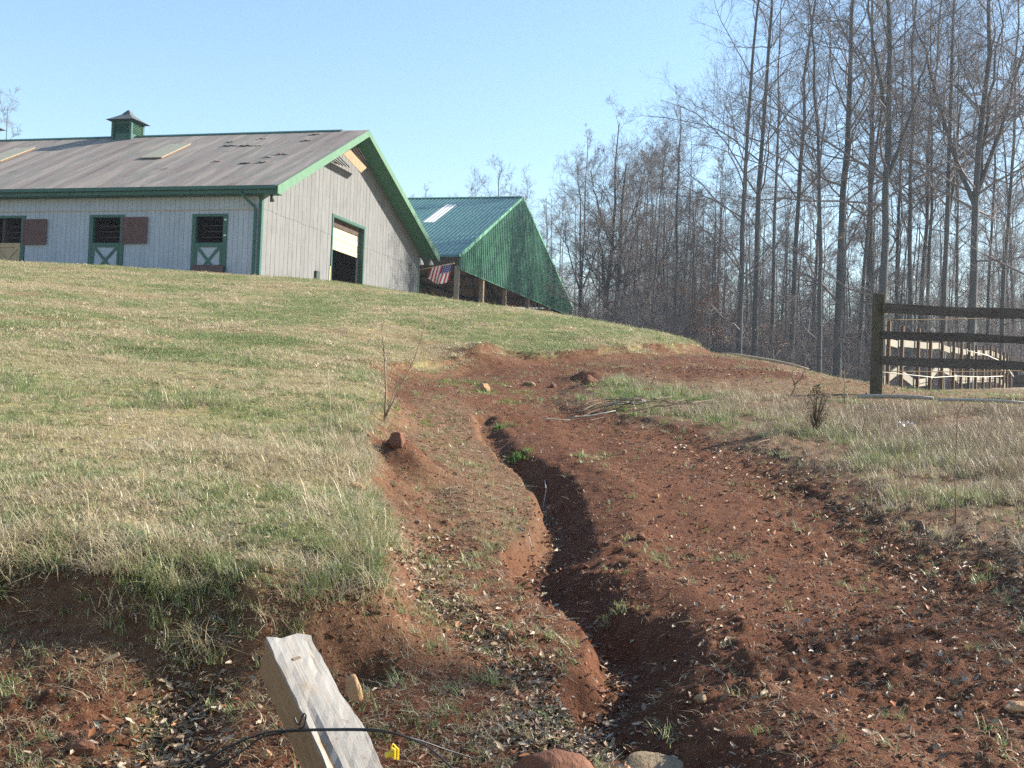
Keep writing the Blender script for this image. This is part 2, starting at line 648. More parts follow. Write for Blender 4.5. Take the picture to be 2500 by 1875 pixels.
soil = gt.mix(gt.ramp(n5, [(0.33, (0.7, 0.7, 0.7)), (0.42, (0, 0, 0))]), soil, (0.04, 0.016, 0.010))
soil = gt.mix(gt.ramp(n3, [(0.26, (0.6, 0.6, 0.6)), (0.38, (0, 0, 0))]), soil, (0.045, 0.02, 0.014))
turf = gt.ramp(n4, [(0.3, (0.27, 0.205, 0.11)), (0.48, (0.22, 0.185, 0.085)), (0.62, (0.155, 0.165, 0.065)), (0.75, (0.29, 0.22, 0.125))])
turf = gt.mix(gt.ramp(n2, [(0.4, (0, 0, 0)), (0.75, (0.8, 0.8, 0.8))]), turf, (0.30, 0.245, 0.14))
weed = gt.ramp(n2, [(0.3, (0.10, 0.058, 0.036)), (0.6, (0.17, 0.110, 0.068)), (0.8, (0.24, 0.18, 0.115))])
wood = gt.ramp(n2, [(0.3, (0.17, 0.12, 0.085)), (0.7, (0.30, 0.22, 0.16))])
dry = gt.ramp(n2, [(0.3, (0.13, 0.080, 0.045)), (0.7, (0.235, 0.165, 0.098))])
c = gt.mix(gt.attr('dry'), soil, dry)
c = gt.mix(gt.attr('lawn'), c, turf)
c = gt.mix(gt.attr('verge'), c, weed)
c = gt.mix(gt.attr('wood'), c, wood)
gt.color(c)
gt.b.inputs['Roughness'].default_value = 0.95
gt.b.inputs['Specular IOR Level'].default_value = 0.12
gt.bump(gt.math('ADD', n2, gt.math('MULTIPLY', n3, 0.6)), 0.8, 0.03)
gme = mesh_np('ground', np.stack([GX, GY, GZ], -1).reshape(-1, 3), faces, [gt.m], smooth=True)
for nm, a in (('dry', m_dry), ('lawn', m_lawn), ('verge', m_verge), ('wood', m_wood)):
    at_ = gme.attributes.new(nm, 'FLOAT', 'POINT')
    at_.data.foreach_set('value', np.ascontiguousarray(a, dtype=np.float32).ravel())
ground = tag(link('ground', gme), 'red clay slope with a gully and patchy winter lawn', None, None, 'structure')
# ------------------------------------------------------------------ barn
YAW = 0.264
BU = np.array([math.sin(YAW), math.cos(YAW), 0.0])
BV = np.array([-math.cos(YAW), math.sin(YAW), 0.0])
BO = np.array([-9.4555, 42.0, 4.4649])
BROT = math.pi / 2 - YAW
BW, BLEN = 17.102, 30.0
OV, EV = 0.875, 0.453            # rake and eave overhang
PKU, PKZ = 0.45 * BW, 7.418      # peak
EZ = 3.40                        # roof surface at the eave edge


def bl(P):
    d = np.asarray(P) - BO
    return np.array([d @ BU, d @ BV, d[2]])


def gable_pt(px, py, v=0.0):
    return bl(on_plane(px, py, BO + BV * v, BV))


def side_pt(px, py, u=0.0):
    return bl(on_plane(px, py, BO + BU * u, BU))


def plank_mat(name, c0, c1, grime, rough=0.8):
    t = NT(name)
    co = t.co()
    a = t.noise(1.3, 4, 0.6, co)
    b = t.noise(9, 5, 0.65, co, stretch=(1, 1, 0.12))
    col = t.ramp(b, [(0.3, c0), (0.65, c1)])
    col = t.mix(t.ramp(a, [(0.5, (0, 0, 0)), (0.85, (0.55, 0.55, 0.55))]), col, grime)
    r = t.rand()
    col = t.mix(t.math('MULTIPLY', r, 0.22), col, grime)
    t.color(col)
    t.b.inputs['Roughness'].default_value = rough
    t.bump(b, 0.15, 0.004)
    return t.m


M_WHITE = plank_mat('white_siding_blue_shade', (0.32, 0.365, 0.43), (0.38, 0.425, 0.49), (0.25, 0.27, 0.29))  # white paint with the blue skylight of the shaded side put into its colour
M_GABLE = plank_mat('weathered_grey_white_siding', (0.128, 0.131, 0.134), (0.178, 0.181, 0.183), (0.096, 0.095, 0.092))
M_BACK = simple('dark_groove', (0.10, 0.10, 0.10), (0.16, 0.15, 0.14), 5)
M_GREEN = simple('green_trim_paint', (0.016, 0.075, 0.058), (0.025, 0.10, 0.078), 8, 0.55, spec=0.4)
M_LGREEN = simple('sunlit_green_trim_paint', (0.080, 0.165, 0.105), (0.108, 0.20, 0.13), 4, 0.6)  # lighter copy of the green trim, sunlight put into the colour
M_BROWN = simple('brown_shutter', (0.085, 0.048, 0.046), (0.12, 0.07, 0.065), 14, 0.8, stretch=(1, 1, 0.2))
M_TAN = simple('bare_tan_wood', (0.34, 0.25, 0.15), (0.45, 0.34, 0.22), 7, 0.85, stretch=(1, 1, 0.15))
M_PLY = simple('bare_plywood', (0.26, 0.19, 0.115), (0.33, 0.25, 0.16), 5, 0.85)
M_CREAM = simple('cream_roller_door', (0.40, 0.37, 0.25), (0.45, 0.42, 0.29), 5, 0.5)
M_INSIDE = simple('dark_timber_inside', (0.05, 0.035, 0.028), (0.09, 0.065, 0.05), 4)
M_FLOOR = simple('packed_barn_floor', (0.10, 0.07, 0.05), (0.14, 0.10, 0.07), 4)
M_METAL = simple('grey_metal', (0.40, 0.41, 0.42), (0.5, 0.5, 0.5), 6, 0.4, metal=0.6)
M_LAMP = simple('white_lamp_shell', (0.7, 0.7, 0.68), (0.8, 0.8, 0.78), 6, 0.5)
M_BLACKISH = simple('dark_fixture', (0.03, 0.05, 0.045), (0.05, 0.07, 0.06), 8, 0.6)

# worn roofing, streaked down the slope (x = distance along the building)
t = NT('worn_streaked_roofing')
co = t.co()
sep = t.n('ShaderNodeSeparateXYZ')
t.l(co, sep.inputs[0])
mp = t.n('ShaderNodeMapping')
mp.inputs['Scale'].default_value = (0.10, 1.0, 0.10)
t.l(co, mp.inputs[0])
st = t.n('ShaderNodeTexNoise')
st.inputs['Scale'].default_value = 2.2
st.inputs['Detail'].default_value = 3
t.l(mp.outputs[0], st.inputs['Vector'])
col = t.ramp(st.outputs['Fac'], [(0.28, (0.105, 0.080, 0.076)), (0.42, (0.205, 0.158, 0.138)), (0.50, (0.14, 0.142, 0.120)), (0.60, (0.30, 0.242, 0.200)), (0.75, (0.145, 0.113, 0.105))])
wv = t.n('ShaderNodeTexWave')
wv.wave_type = 'BANDS'
wv.bands_direction = 'Y'
wv.inputs['Scale'].default_value = 0.33
wv.inputs['Distortion'].default_value = 1.2
wv.inputs['Detail'].default_value = 2
t.l(mp.outputs[0], wv.inputs['Vector'])
col = t.mix(t.math('MULTIPLY', wv.outputs['Fac'], 0.35), col, (0.27, 0.24, 0.22))
g2 = t.noise(26, 5, 0.7, co)
col = t.mix(t.ramp(g2, [(0.4, (0, 0, 0)), (0.7, (0.45, 0.45, 0.45))]), col, (0.30, 0.265, 0.245))
stn = t.noise(1.0, 4, 0.6, co)
col = t.mix(t.ramp(stn, [(0.62, (0, 0, 0)), (0.72, (0.5, 0.5, 0.5))]), col, (0.07, 0.052, 0.045))
t.color(col)
t.b.inputs['Roughness'].default_value = 0.9
t.bump(g2, 0.25, 0.01)
M_ROOF = t.m

barn = tag(empty('horse_barn', BO, BROT), 'long grey-white horse barn with brown roof, green trim and a cupola', 'barn')


def roof_z(u):
    return EZ + (PKZ - EZ) * (u + EV) / (PKU + EV) if u <= PKU else EZ + (PKZ - EZ) * (BW + EV - u) / (BW + EV - PKU)


ZB = -1.0
# stall doors in the long side: v range of outer frame
doors = []
for pxr, pxl in ((555.5, 470), (304, 220), (62, -22)):
    v0 = side_pt(pxr, 560)[1]
    v1 = side_pt(pxl, 560)[1]
    doors.append((v0, v1))
ZH = 6.8956 - BO[2]          # frame head
ZO0 = side_pt(512, 593)[2]   # sill of upper opening
gd0, gd1, gdz = 6.309, 9.630, 7.8747 - BO[2]
FW = 0.16
# -- core walls (behind the planks), with openings
w = MB()
vv = [0.0]
for v0, v1 in doors:
    w.box(0.02, 0.10, vv[-1], v0 + FW * 0.5, ZB, 3.25)
    w.box(0.02, 0.10, v0 + FW * 0.5, v1 - FW * 0.5, ZH - 0.1, 3.25)
    w.box(0.02, 0.10, v0 + FW * 0.5, v1 - FW * 0.5, ZB, ZO0 - 0.02)
    vv.append(v1 - FW * 0.5)
w.box(0.02, 0.10, vv[-1], BLEN, ZB, 3.25)
w.build('wall', M_BACK, barn)


def gable_wall(vy0, vy1, door):
    m = MB()
    f = lambda a, c, tt: (a, tt, c)
    th = 0.2
    if door:
        m.prism([(0.11, ZB), (gd0, ZB), (gd0, roof_z(gd0) - th), (0.11, roof_z(0.11) - th)], f, vy0, vy1)
        m.prism([(gd0, gdz), (gd1, gdz), (gd1, roof_z(gd1) - th), (PKU, PKZ - th), (gd0, roof_z(gd0) - th)], f, vy0, vy1)
        m.prism([(gd1, ZB), (BW - 0.11, ZB), (BW - 0.11, roof_z(BW) - th), (gd1, roof_z(gd1) - th)], f, vy0, vy1)
    else:
        m.prism([(0.11, ZB), (BW - 0.11, ZB), (BW - 0.11, roof_z(BW) - th), (PKU, PKZ - th), (0.11, roof_z(0.11) - th)], f, vy0, vy1)
    return m


gable_wall(0.02, 0.12, True).build('wall', M_BACK, barn)
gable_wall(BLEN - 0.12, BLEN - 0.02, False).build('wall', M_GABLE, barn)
MB().box(BW - 0.1, BW, 0.0, BLEN, ZB, 3.3).build('wall', M_WHITE, barn)
MB().box(0.12, BW - 0.12, 0.14, BLEN - 0.14, -0.15, -0.02).build('floor', M_FLOOR, barn)
for uu in (4.2, 12.2):  # inner walls added to keep the barn interior dark
    MB().box(uu, uu + 0.1, 0.6, BLEN - 0.5, -0.02, 2.9).build('added_stall_partition', M_INSIDE, barn)
for k in range(1, 8):
    MB().box(0.12, 4.2, k * 3.75 - 0.05, k * 3.75 + 0.05, -0.02, 2.4).build('added_stall_partition', M_INSIDE, barn)

# -- planks of the long side
PWD = 0.205
k = 0
v = 0.10
while v < 13.2:
    a, b = v + 0.005, v + PWD - 0.005
    segs = [(a, b, ZB, 2.56)]
    for v0, v1 in doors:
        new = []
        for (p, q, z0, z1) in segs:
            if q <= v0 or p >= v1:
                new.append((p, q, z0, z1))
            else:
                if p < v0 - 0.01:
                    new.append((p, v0 - 0.004, z0, z1))
                if q > v1 + 0.01:
                    new.append((v1 + 0.004, q, z0, z1))
                new.append((max(p, v0), min(q, v1), ZH + 0.004, z1))
        segs = new
    for (p, q, z0, z1) in segs:
        j = random.uniform(-0.002, 0.002)
        MB().box(-0.012 + j, 0.019, p, q, z0, z1 + random.uniform(-0.005, 0.0)).build('plank', M_WHITE, barn)
    MB().box(-0.010, 0.019, a, b, 2.60, 3.24).build('plank', M_WHITE, barn)
    v += PWD
MB().box(-0.012, 0.019, 13.3, BLEN, ZB, 3.24).build('siding', M_WHITE, barn)
MB().box(-0.016, -0.0, 0.1, 13.2, 2.562, 2.598).build('trim_strip', M_TAN, barn)
# corner boards
MB().box(-0.045, 0.10, -0.03, 0.095, ZB, 3.2).build('corner_board', M_GREEN, barn)
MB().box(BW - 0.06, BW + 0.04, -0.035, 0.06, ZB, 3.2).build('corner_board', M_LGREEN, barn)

# -- planks of the gable, split along a seam
seamz = gable_pt(735, 545)[2]
PG = 0.36
u = 0.10
while u < BW - 0.08:
    a, b = u + 0.009, min(u + PG - 0.009, BW - 0.065)
    parts = [(a, b)]
    if b > gd0 - 0.12 and a < gd1 + 0.12:
        parts = []
        if a < gd0 - 0.13:
            parts.append((a, gd0 - 0.125))
        if b > gd1 + 0.13:
            parts.append((gd1 + 0.125, b))
        ca, cb = max(a, gd0 - 0.12), min(b, gd1 + 0.12)
        pr = [(ca, gdz + 0.13), (cb, gdz + 0.13), (cb, roof_z(cb) - 0.16), (ca, roof_z(ca) - 0.16)]
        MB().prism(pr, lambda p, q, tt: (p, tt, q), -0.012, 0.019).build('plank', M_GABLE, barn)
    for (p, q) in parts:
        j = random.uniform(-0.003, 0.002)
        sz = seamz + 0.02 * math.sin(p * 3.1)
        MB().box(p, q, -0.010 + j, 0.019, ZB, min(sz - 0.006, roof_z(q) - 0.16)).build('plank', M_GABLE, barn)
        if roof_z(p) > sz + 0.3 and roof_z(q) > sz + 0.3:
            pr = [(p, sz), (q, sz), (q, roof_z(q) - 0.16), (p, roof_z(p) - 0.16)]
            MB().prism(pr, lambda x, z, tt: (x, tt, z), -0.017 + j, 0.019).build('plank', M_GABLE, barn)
    u += PG

# -- stall doors
for i, (v0, v1) in enumerate(doors):
    d = MB()
    d.box(-0.05, 0.10, v0, v0 + FW, ZB, ZH)
    d.box(-0.05, 0.10, v1 - FW, v1, ZB, ZH)
    d.box(-0.052, 0.10, v0 + FW + 0.001, v1 - FW - 0.001, ZH - 0.10, ZH)
    fr = d.build('stall_door_frame', M_GREEN, barn)
    a, b = v0 + FW + 0.01, v1 - FW - 0.01
    lower = empty('stall_door')
    lower.parent = barn
    pm = M_TAN if i == 2 else M_WHITE
    tm = M_TAN if i == 2 else M_GREEN
    MB().box(-0.03, 0.015, a, b, ZB, ZO0).build('door_leaf', pm, lower)
    zt = ZO0 + 0.002
    m = MB()
    m.box(-0.055, -0.031, a, b, zt - 0.17, zt)
    m.box(-0.055, -0.031, a, a + 0.09, ZB, zt - 0.172)
    m.box(-0.055, -0.031, b - 0.09, b, ZB, zt - 0.172)
    m.build('door_rail', tm, lower)
    zx = zt - 0.17
    lo = zx - 1.02
    m = MB()
    m.beam((-0.050, a + 0.1, zx), (-0.050, b - 0.1, lo), 0.025, 0.10)
    m.build('brace', tm, lower)
    m = MB()
    m.beam((-0.060, b - 0.1, zx), (-0.060, a + 0.1, lo), 0.02, 0.10)
    m.build('brace', tm, lower)
    if i > 0:
        sh = empty('shutter')
        sh.parent = barn
        s1 = v0 + 0.04
        s0 = s1 - 1.06
        z0s, z1s = ZO0 - 0.03, ZH - 0.10
        if i == 2:
            z0s -= 0.03
            z1s -= 0.05
        MB().box(-0.095, -0.065, s0 + 0.05, s1 - 0.05, z0s + 0.05, z1s - 0.05).build('shutter_panel', M_BROWN, sh)
        m = MB()
        m.box(-0.105, -0.062, s0, s1, z1s - 0.05, z1s)
        m.box(-0.105, -0.062, s0, s1, z0s, z0s + 0.05)
        m.box(-0.105, -0.062, s0, s0 + 0.05, z0s + 0.051, z1s - 0.051)
        m.box(-0.105, -0.062, s1 - 0.05, s1, z0s + 0.051, z1s - 0.051)
        m.build('shutter_frame', simple('shutter_edge', (0.10, 0.058, 0.055), (0.14, 0.085, 0.08), 14), sh)
    else:
        for zz in (ZH - 0.25, ZO0 + 0.25):
            MB().box(-0.065, -0.05, v0 + 0.02, v0 + 0.12, zz, zz + 0.05).build('hinge', M_METAL, barn)
    # stall grille inside the opening
    g = MB()
    for kz in range(3):
        g.box(0.35, 0.38, a, b, ZO0 + 0.25 + 0.22 * kz, ZO0 + 0.28 + 0.22 * kz)
    g.build('grille', M_INSIDE, barn)

# -- roof slabs
RT_ = 0.10
f = lambda a, c, tt: (a, tt, c)


def slab(u0, z0, u1, z1, th=RT_, name='roof', mat=M_ROOF, v0=-OV, v1=BLEN + 0.5, off=0.0):
    m = MB()
    m.prism([(u0, z0 - th + off), (u1, z1 - th + off), (u1, z1 + off), (u0, z0 + off)], f, v0, v1)
    return m.build(name, mat, barn)


slab(-EV, EZ, PKU, PKZ)
slab(PKU + 0.001, PKZ, BW + EV, EZ)
# soffit and rake boards
M_SOFF = simple('green_soffit', (0.05, 0.16, 0.11), (0.07, 0.20, 0.14), 5)
slab(-EV + 0.02, EZ - RT_ - 0.003, PKU, PKZ - RT_ - 0.003, 0.03, 'soffit', M_SOFF, -OV + 0.02, -0.02)
slab(PKU + 0.001, PKZ - RT_ - 0.003, BW + EV - 0.02, EZ - RT_ - 0.003, 0.03, 'soffit', M_SOFF, -OV + 0.02, -0.02)
MB().prism([(-EV - 0.12, EZ - 0.34), (-EV + 0.08, EZ - 0.34), (PKU, PKZ - 0.30), (PKU, PKZ - 0.005), (-EV - 0.12, EZ - 0.055)], f, -OV - 0.04, -OV - 0.002).build('rake_board', M_LGREEN, barn)
MB().prism([(PKU + 0.002, PKZ - 0.28), (BW + EV - 0.14, EZ - 0.30), (BW + EV + 0.1, EZ - 0.34), (BW + EV + 0.1, EZ - 0.05), (PKU + 0.002, PKZ - 0.005)], f, -OV - 0.042, -OV - 0.002).build('rake_board', M_LGREEN, barn)
MB().prism([(PKU - 0.16, PKZ - 0.075), (PKU, PKZ + 0.005), (PKU + 0.16, PKZ - 0.06), (PKU + 0.17, PKZ - 0.02), (PKU, PKZ + 0.055), (PKU - 0.17, PKZ - 0.035)], f, 0.35, BLEN + 0.5).build('ridge_cap', M_GREEN, barn)
# eave: fascia, gutter, soffit box, downspout
MB().box(-EV - 0.13, -EV + 0.0, -OV + 0.05, BLEN + 0.4, EZ - 0.16, EZ - 0.035).build('gutter', M_GREEN, barn)
MB().box(-EV - 0.02, -EV + 0.03, -OV + 0.05, BLEN + 0.4, EZ - 0.30, EZ - 0.162).build('fascia', M_GREEN, barn)
MB().box(-EV + 0.032, -0.02, -OV + 0.05, BLEN + 0.4, EZ - 0.32, EZ - 0.29).build('soffit', M_GREEN, barn)
MB().box(BW + EV - 0.02, BW + EV + 0.10, -OV + 0.04, BLEN + 0.4, EZ - 0.20, EZ - 0.05).build('gutter', M_LGREEN, barn)
ds = MB()
ds.tube([(-EV - 0.07, 0.62, EZ - 0.16), (-EV - 0.06, 0.60, EZ - 0.32), (-0.10, 0.24, EZ - 0.72), (-0.09, 0.20, EZ - 0.95), (-0.09, 0.20, 0.3), (-0.12, 0.22, -0.1), (-0.35, 0.26, -0.2)], 0.055, 8)
ds.build('downspout', M_GREEN, barn, smooth=True)
# lifted, torn shingles
for px, py, lw in [(570, 357, 1.0), (612, 357, 0.9), (600, 400, 0.35), (640, 398, 0.3), (745, 345, 0.5), (690, 378, 0.45), (560, 348, 0.3), (655, 385, 0.3), (770, 330, 0.35), (530, 395, 0.25), (640, 340, 0.3)]:
    n = np.array([-(PKZ - EZ) / (PKU + EV), 0, 1.0])
    n /= np.linalg.norm(n)
    nw = BU * n[0] + np.array([0, 0, 1]) * n[2]
    P = bl(on_plane(px, py, BO + BU * PKU + np.array([0, 0, PKZ]), nw))
    s = (PKZ - EZ) / (PKU + EV)
    x, y, z = P
    m = MB()
    for q in range(int(lw / 0.17) + 1):
        hh = random.uniform(0.03, 0.08)
        wq = random.uniform(0.10, 0.17)
        yq = y - lw / 2 + q * 0.17
        m.hexa([(x - .02, yq, z + hh - 0.012 - .02 * s), (x + 0.2, yq, z + 0.2 * s + 0.002), (x + 0.2, yq + wq, z + 0.2 * s + 0.002), (x - .02, yq + wq, z + hh - 0.02 - .02 * s),
                (x - .02, yq, z + hh - .02 * s), (x + 0.2, yq, z + 0.2 * s + 0.012), (x + 0.2, yq + wq, z + 0.2 * s + 0.012), (x - .02, yq + wq, z + hh - 0.006 - .02 * s)])
    m.build('shingle', M_ROOF, barn)
# skylights
M_SKYL = simple('yellowed_skylight_sheet', (0.27, 0.255, 0.18), (0.34, 0.325, 0.24), 5, 0.5)
for px, py in ((405, 372), (20, 381)):
    nw = BU * n[0] + np.array([0, 0, 1]) * n[2]
    P = bl(on_plane(px, py, BO + BU * PKU + np.array([0, 0, PKZ]), nw))
    x, y, z = P
    s = (PKZ - EZ) / (PKU + EV)
    sk = empty('skylight')
    sk.parent = barn
    L, Wd, h0 = 1.05, 0.95, 0.06

    def rp(du, dv, h):
        return (x + du, y + dv, z + du * s + h)
    m = MB()
    for (a0, a1, b0, b1) in ((-L, L, -Wd / 2, -Wd / 2 + 0.06), (-L, L, Wd / 2 - 0.06, Wd / 2), (-L, -L + 0.06, -Wd / 2 + .061, Wd / 2 - .061), (L - 0.06, L, -Wd / 2 + .061, Wd / 2 - .061)):
        m.hexa([rp(a0, b0, -0.02), rp(a1, b0, -0.02), rp(a1, b1, -0.02), rp(a0, b1, -0.02), rp(a0, b0, h0), rp(a1, b0, h0), rp(a1, b1, h0), rp(a0, b1, h0)])
    m.build('skylight_curb', simple('orange_wood_curb', (0.15, 0.085, 0.05), (0.20, 0.12, 0.07), 9), sk)
    m = MB()
    a0, a1, b0, b1 = -L - 0.05, L + 0.05, -Wd / 2 - 0.04, Wd / 2 + 0.04
    m.hexa([rp(a0, b0, h0 + 0.003), rp(a1, b0, h0 + 0.003), rp(a1, b1, h0 + 0.003), rp(a0, b1, h0 + 0.003), rp(a0, b0, h0 + .03), rp(a1, b0, h0 + .03), rp(a1, b1, h0 + .03), rp(a0, b1, h0 + .03)])
    m.build('skylight_sheet', M_SKYL, sk)


# cupolas on the ridge
def cupola(vc, s=1.0):
    c = empty('cupola')
    c.parent = barn
    hw = 0.46 * s
    z0 = PKZ - 0.32
    z1 = PKZ + 0.62 * s
    MB().box(PKU - hw, PKU + hw, vc - hw, vc + hw, z0, z1).build('cupola_body', M_GREEN, c)
    # corner posts + louvres
    for su in (-1, 1):
        for sv in (-1, 1):
            uu, v2 = PKU + su * hw, vc + sv * hw
            MB().box(uu - 0.06, uu + 0.06, v2 - 0.06, v2 + 0.06, z0, z1 + 0.002).build('cupola_post', M_GREEN, c)
    for kz in range(6):
        zz = PKZ + 0.10 + kz * 0.075 * s
        for face in range(2):
            m = MB()
            if face == 0:
                m.beam((PKU - hw - 0.025, vc - hw + 0.07, zz), (PKU - hw - 0.025, vc + hw - 0.07, zz), 0.06, 0.014, roll=-0.6)
            else:
                m.beam((PKU - hw + 0.07, vc - hw - 0.025, zz), (PKU + hw - 0.07, vc - hw - 0.025, zz), 0.06, 0.014, roll=0.6)
            m.build('louvre_slat', M_LGREEN if face else M_GREEN, c)  # sun-facing slats painted lighter, shaded ones darker
    MB().box(PKU - hw - 0.09, PKU + hw + 0.09, vc - hw - 0.09, vc + hw + 0.09, z1 + 0.003, z1 + 0.05).build('cupola_cornice', M_GREEN, c)
    m = MB()
    prof = [(hw + 0.26, z1 + 0.04), (hw + 0.10, z1 + 0.13), (hw * 0.5, z1 + 0.36), (0.05, z1 + 0.60), (0.0, z1 + 0.62)]
    b0 = len(m.v)
    for r, z in prof:
        m.v += [(PKU - r, vc - r, z), (PKU + r, vc - r, z), (PKU + r, vc + r, z), (PKU - r, vc + r, z)]
    for i in range(len(prof) - 1):
        for j in range(4):
            j2 = (j + 1) % 4
            m.f.append((b0 + i * 4 + j, b0 + i * 4 + j2, b0 + i * 4 + 4 + j2, b0 + i * 4 + 4 + j))
    m.f.append((b0 + 3, b0 + 2, b0 + 1, b0))
    m.build('cupola_roof', simple('dark_cupola_roof', (0.07, 0.085, 0.09), (0.11, 0.12, 0.125), 12, 0.7), c)


rid = lambda px, py: bl(on_plane(px, py, BO + BU * PKU, BU))
cupola(rid(312, 330)[1], 1.0)
cupola(rid(-42, 338)[1], 1.0)

# -- gable door
m = MB()
m.box(gd0 - 0.12, gd0, -0.05, 0.32, ZB, gdz)
m.box(gd1, gd1 + 0.12, -0.05, 0.32, ZB, gdz)
m.box(gd0 - 0.12, gd1 + 0.12, -0.052, 0.32, gdz + 0.001, gdz + 0.12)
m.build('door_frame', M_GREEN, barn)
rd = empty('roller_door')
rd.parent = barn
zb = gable_pt(815, 606)[2]
zt = gdz - 0.33
nsl = 4
for i in range(nsl):
    z0 = zb + (zt - zb) * i / nsl
    z1 = zb + (zt - zb) * (i + 1) / nsl
    MB().box(gd0 + 0.03, gd1 - 0.06, 0.20 + 0.012 * (i % 2), 0.24 + 0.012 * (i % 2), z0 + 0.008, z1 - 0.004).build('door_panel', M_CREAM, rd)
MB().box(gd0 + 0.01, gd1 - 0.01, 0.18, 0.34, zt, gdz).build('door_housing', M_INSIDE, rd)
MB().box(gd1 - 0.05, gd1 - 0.02, 0.20, 0.26, ZB, zt).build('guide_rail', M_METAL, rd)
MB().box(gd0 + 0.0, gd0 + 0.03, 0.20, 0.26, ZB, zt).build('guide_rail', M_METAL, rd)
MB().box(gd0 - 0.20, gd0 - 0.13, -0.045, -0.02, ZB, 1.3).build('edge_strip', simple('pale_yellow_strip', (0.5, 0.45, 0.2), (0.6, 0.55, 0.3), 5), barn)

# -- loose board hanging below the rake, with the slatted gap behind it
P = [gable_pt(600 + x * .2894, 280 + y * .2894, vv_) for x, y, vv_ in ((818, 330, -0.80), (878, 296, -0.82), (1015, 446, -0.52), (968, 488, -0.50))]
m = MB()
nn = np.cross(P[1] - P[0], P[3] - P[0])
nn = nn / np.linalg.norm(nn) * 0.03
m.hexa([p - nn for p in P] + [p for p in P])
m.build('loose_board', M_PLY, barn)
for k in range(5):
    a = gable_pt(600 + (855 + 22 * k) * .2894, 280 + (300 - 6 * k) * .2894, -0.70)
    b = gable_pt(600 + (905 + 26 * k) * .2894, 280 + (352 + 8 * k) * .2894, -0.60)
    MB().beam(a, b, 0.05, 0.02).build('soffit_slat', M_INSIDE, barn)
# utility box, lamps
q = gable_pt(771, 672)
MB().box(q[0] - 0.16, q[0] + 0.16, -0.11, -0.02, q[2] - 0.17, q[2] + 0.17).build('utility_box', M_BLACKISH, barn)
MB().tube([(q[0] + 0.1, -0.04, q[2] - 0.2), (q[0] + 0.1, -0.04, ZB)], 0.02, 6).build('conduit', M_METAL, barn)
q = gable_pt(663, 484, -0.35)
MB().tube([(q[0], -0.3, EZ - 0.3), (q[0], -0.35, q[2] + 0.1), (q[0], -0.38, q[2] - 0.12)], [0.03, 0.06, 0.09], 8).build('eave_lamp', M_BLACKISH, barn, smooth=True)
for px, py in ((1028, 640), (1052, 641)):
    q = gable_pt(px, py, -0.5)
    MB().tube([(q[0] + 0.02, -0.42, q[2] + 0.2), (q[0], -0.5, q[2] + 0.08), (q[0] - 0.08, -0.56, q[2] - 0.12)], [0.03, 0.06, 0.11], 8).build('floodlight', M_LAMP, barn, smooth=True)

# brown board leaning against the right-hand stall door
a = side_pt(468, 646, -0.25)
b = side_pt(545, 648, -0.25)
m = MB()
lean = []
lb = tag(empty('leaning_board', BO, BROT), 'dark brown weathered board leaning against the stall door nearest the corner', 'board')
for i in range(4):
    y0 = a[1] + (b[1] - a[1]) * i / 4
    y1 = a[1] + (b[1] - a[1]) * (i + 1) / 4 + 0.012
    MB().hexa([(-0.62, y0, -0.6), (-0.58, y0, -0.6), (-0.58, y1, -0.6), (-0.62, y1, -0.6), (-0.20, y0, a[2]), (-0.16, y0, a[2]), (-0.16, y1, a[2]), (-0.20, y1, a[2])]).build('board', M_BROWN, lb)

# ------------------------------------------------------------------ flag on the barn corner
M_RED = simple('flag_red', (0.50, 0.045, 0.06), (0.58, 0.06, 0.075), 6, 0.8)
M_FWHITE = simple('flag_white', (0.78, 0.75, 0.74), (0.84, 0.82, 0.80), 6, 0.8)
M_BLUE = simple('flag_blue', (0.035, 0.045, 0.20), (0.05, 0.06, 0.25), 6, 0.8)
M_POLE = simple('pale_flag_pole', (0.55, 0.42, 0.26), (0.62, 0.5, 0.33), 6, 0.6)
flag = tag(empty('flag', BO, BROT), 'red, white and blue striped flag on a short pole at the barn corner', 'flag')
p0 = gable_pt(1017, 660, 0.0)
p1 = gable_pt(1106, 643, -1.95)
MB().tube([p0, (p0 * 0.5 + p1 * 0.5), p1], 0.022, 8).build('flag_pole', M_POLE, flag, smooth=True)
MB().tube([p1 - np.array([0, 0, 0.0]), p1 + (p1 - p0) * 0.04], [0.05, 0.03], 8).build('finial', simple('gold_finial', (0.6, 0.45, 0.12), (0.7, 0.55, 0.2), 5, 0.35, metal=0.5), flag, smooth=True)
# cloth hangs from the pole; s = along the hoist (pole), h = fly, hanging down and blown back
NS, NHh = 26, 20
top0 = p0 + (p1 - p0) * 0.40
top1 = p0 + (p1 - p0) * 0.985
vs_, fs_, ms_ = [], [], []


def cloth(s, h):
    p = top1 + (top0 - top1) * s
    # canton at the tip: the cloth sags and folds towards the wall
    drop = 0.95 * h * (0.55 + 0.45 * math.sin(math.pi * min(1, s * 0.8 + 0.25)))
    sh = 0.62 * h
    q = p + (top0 - top1) * 0.30 * sh
    return np.array([q[0] + 0.10 * math.sin(7.0 * s + 2.2 * h) * h + 0.05 * math.sin(13 * s) * h, q[1], q[2] - drop])


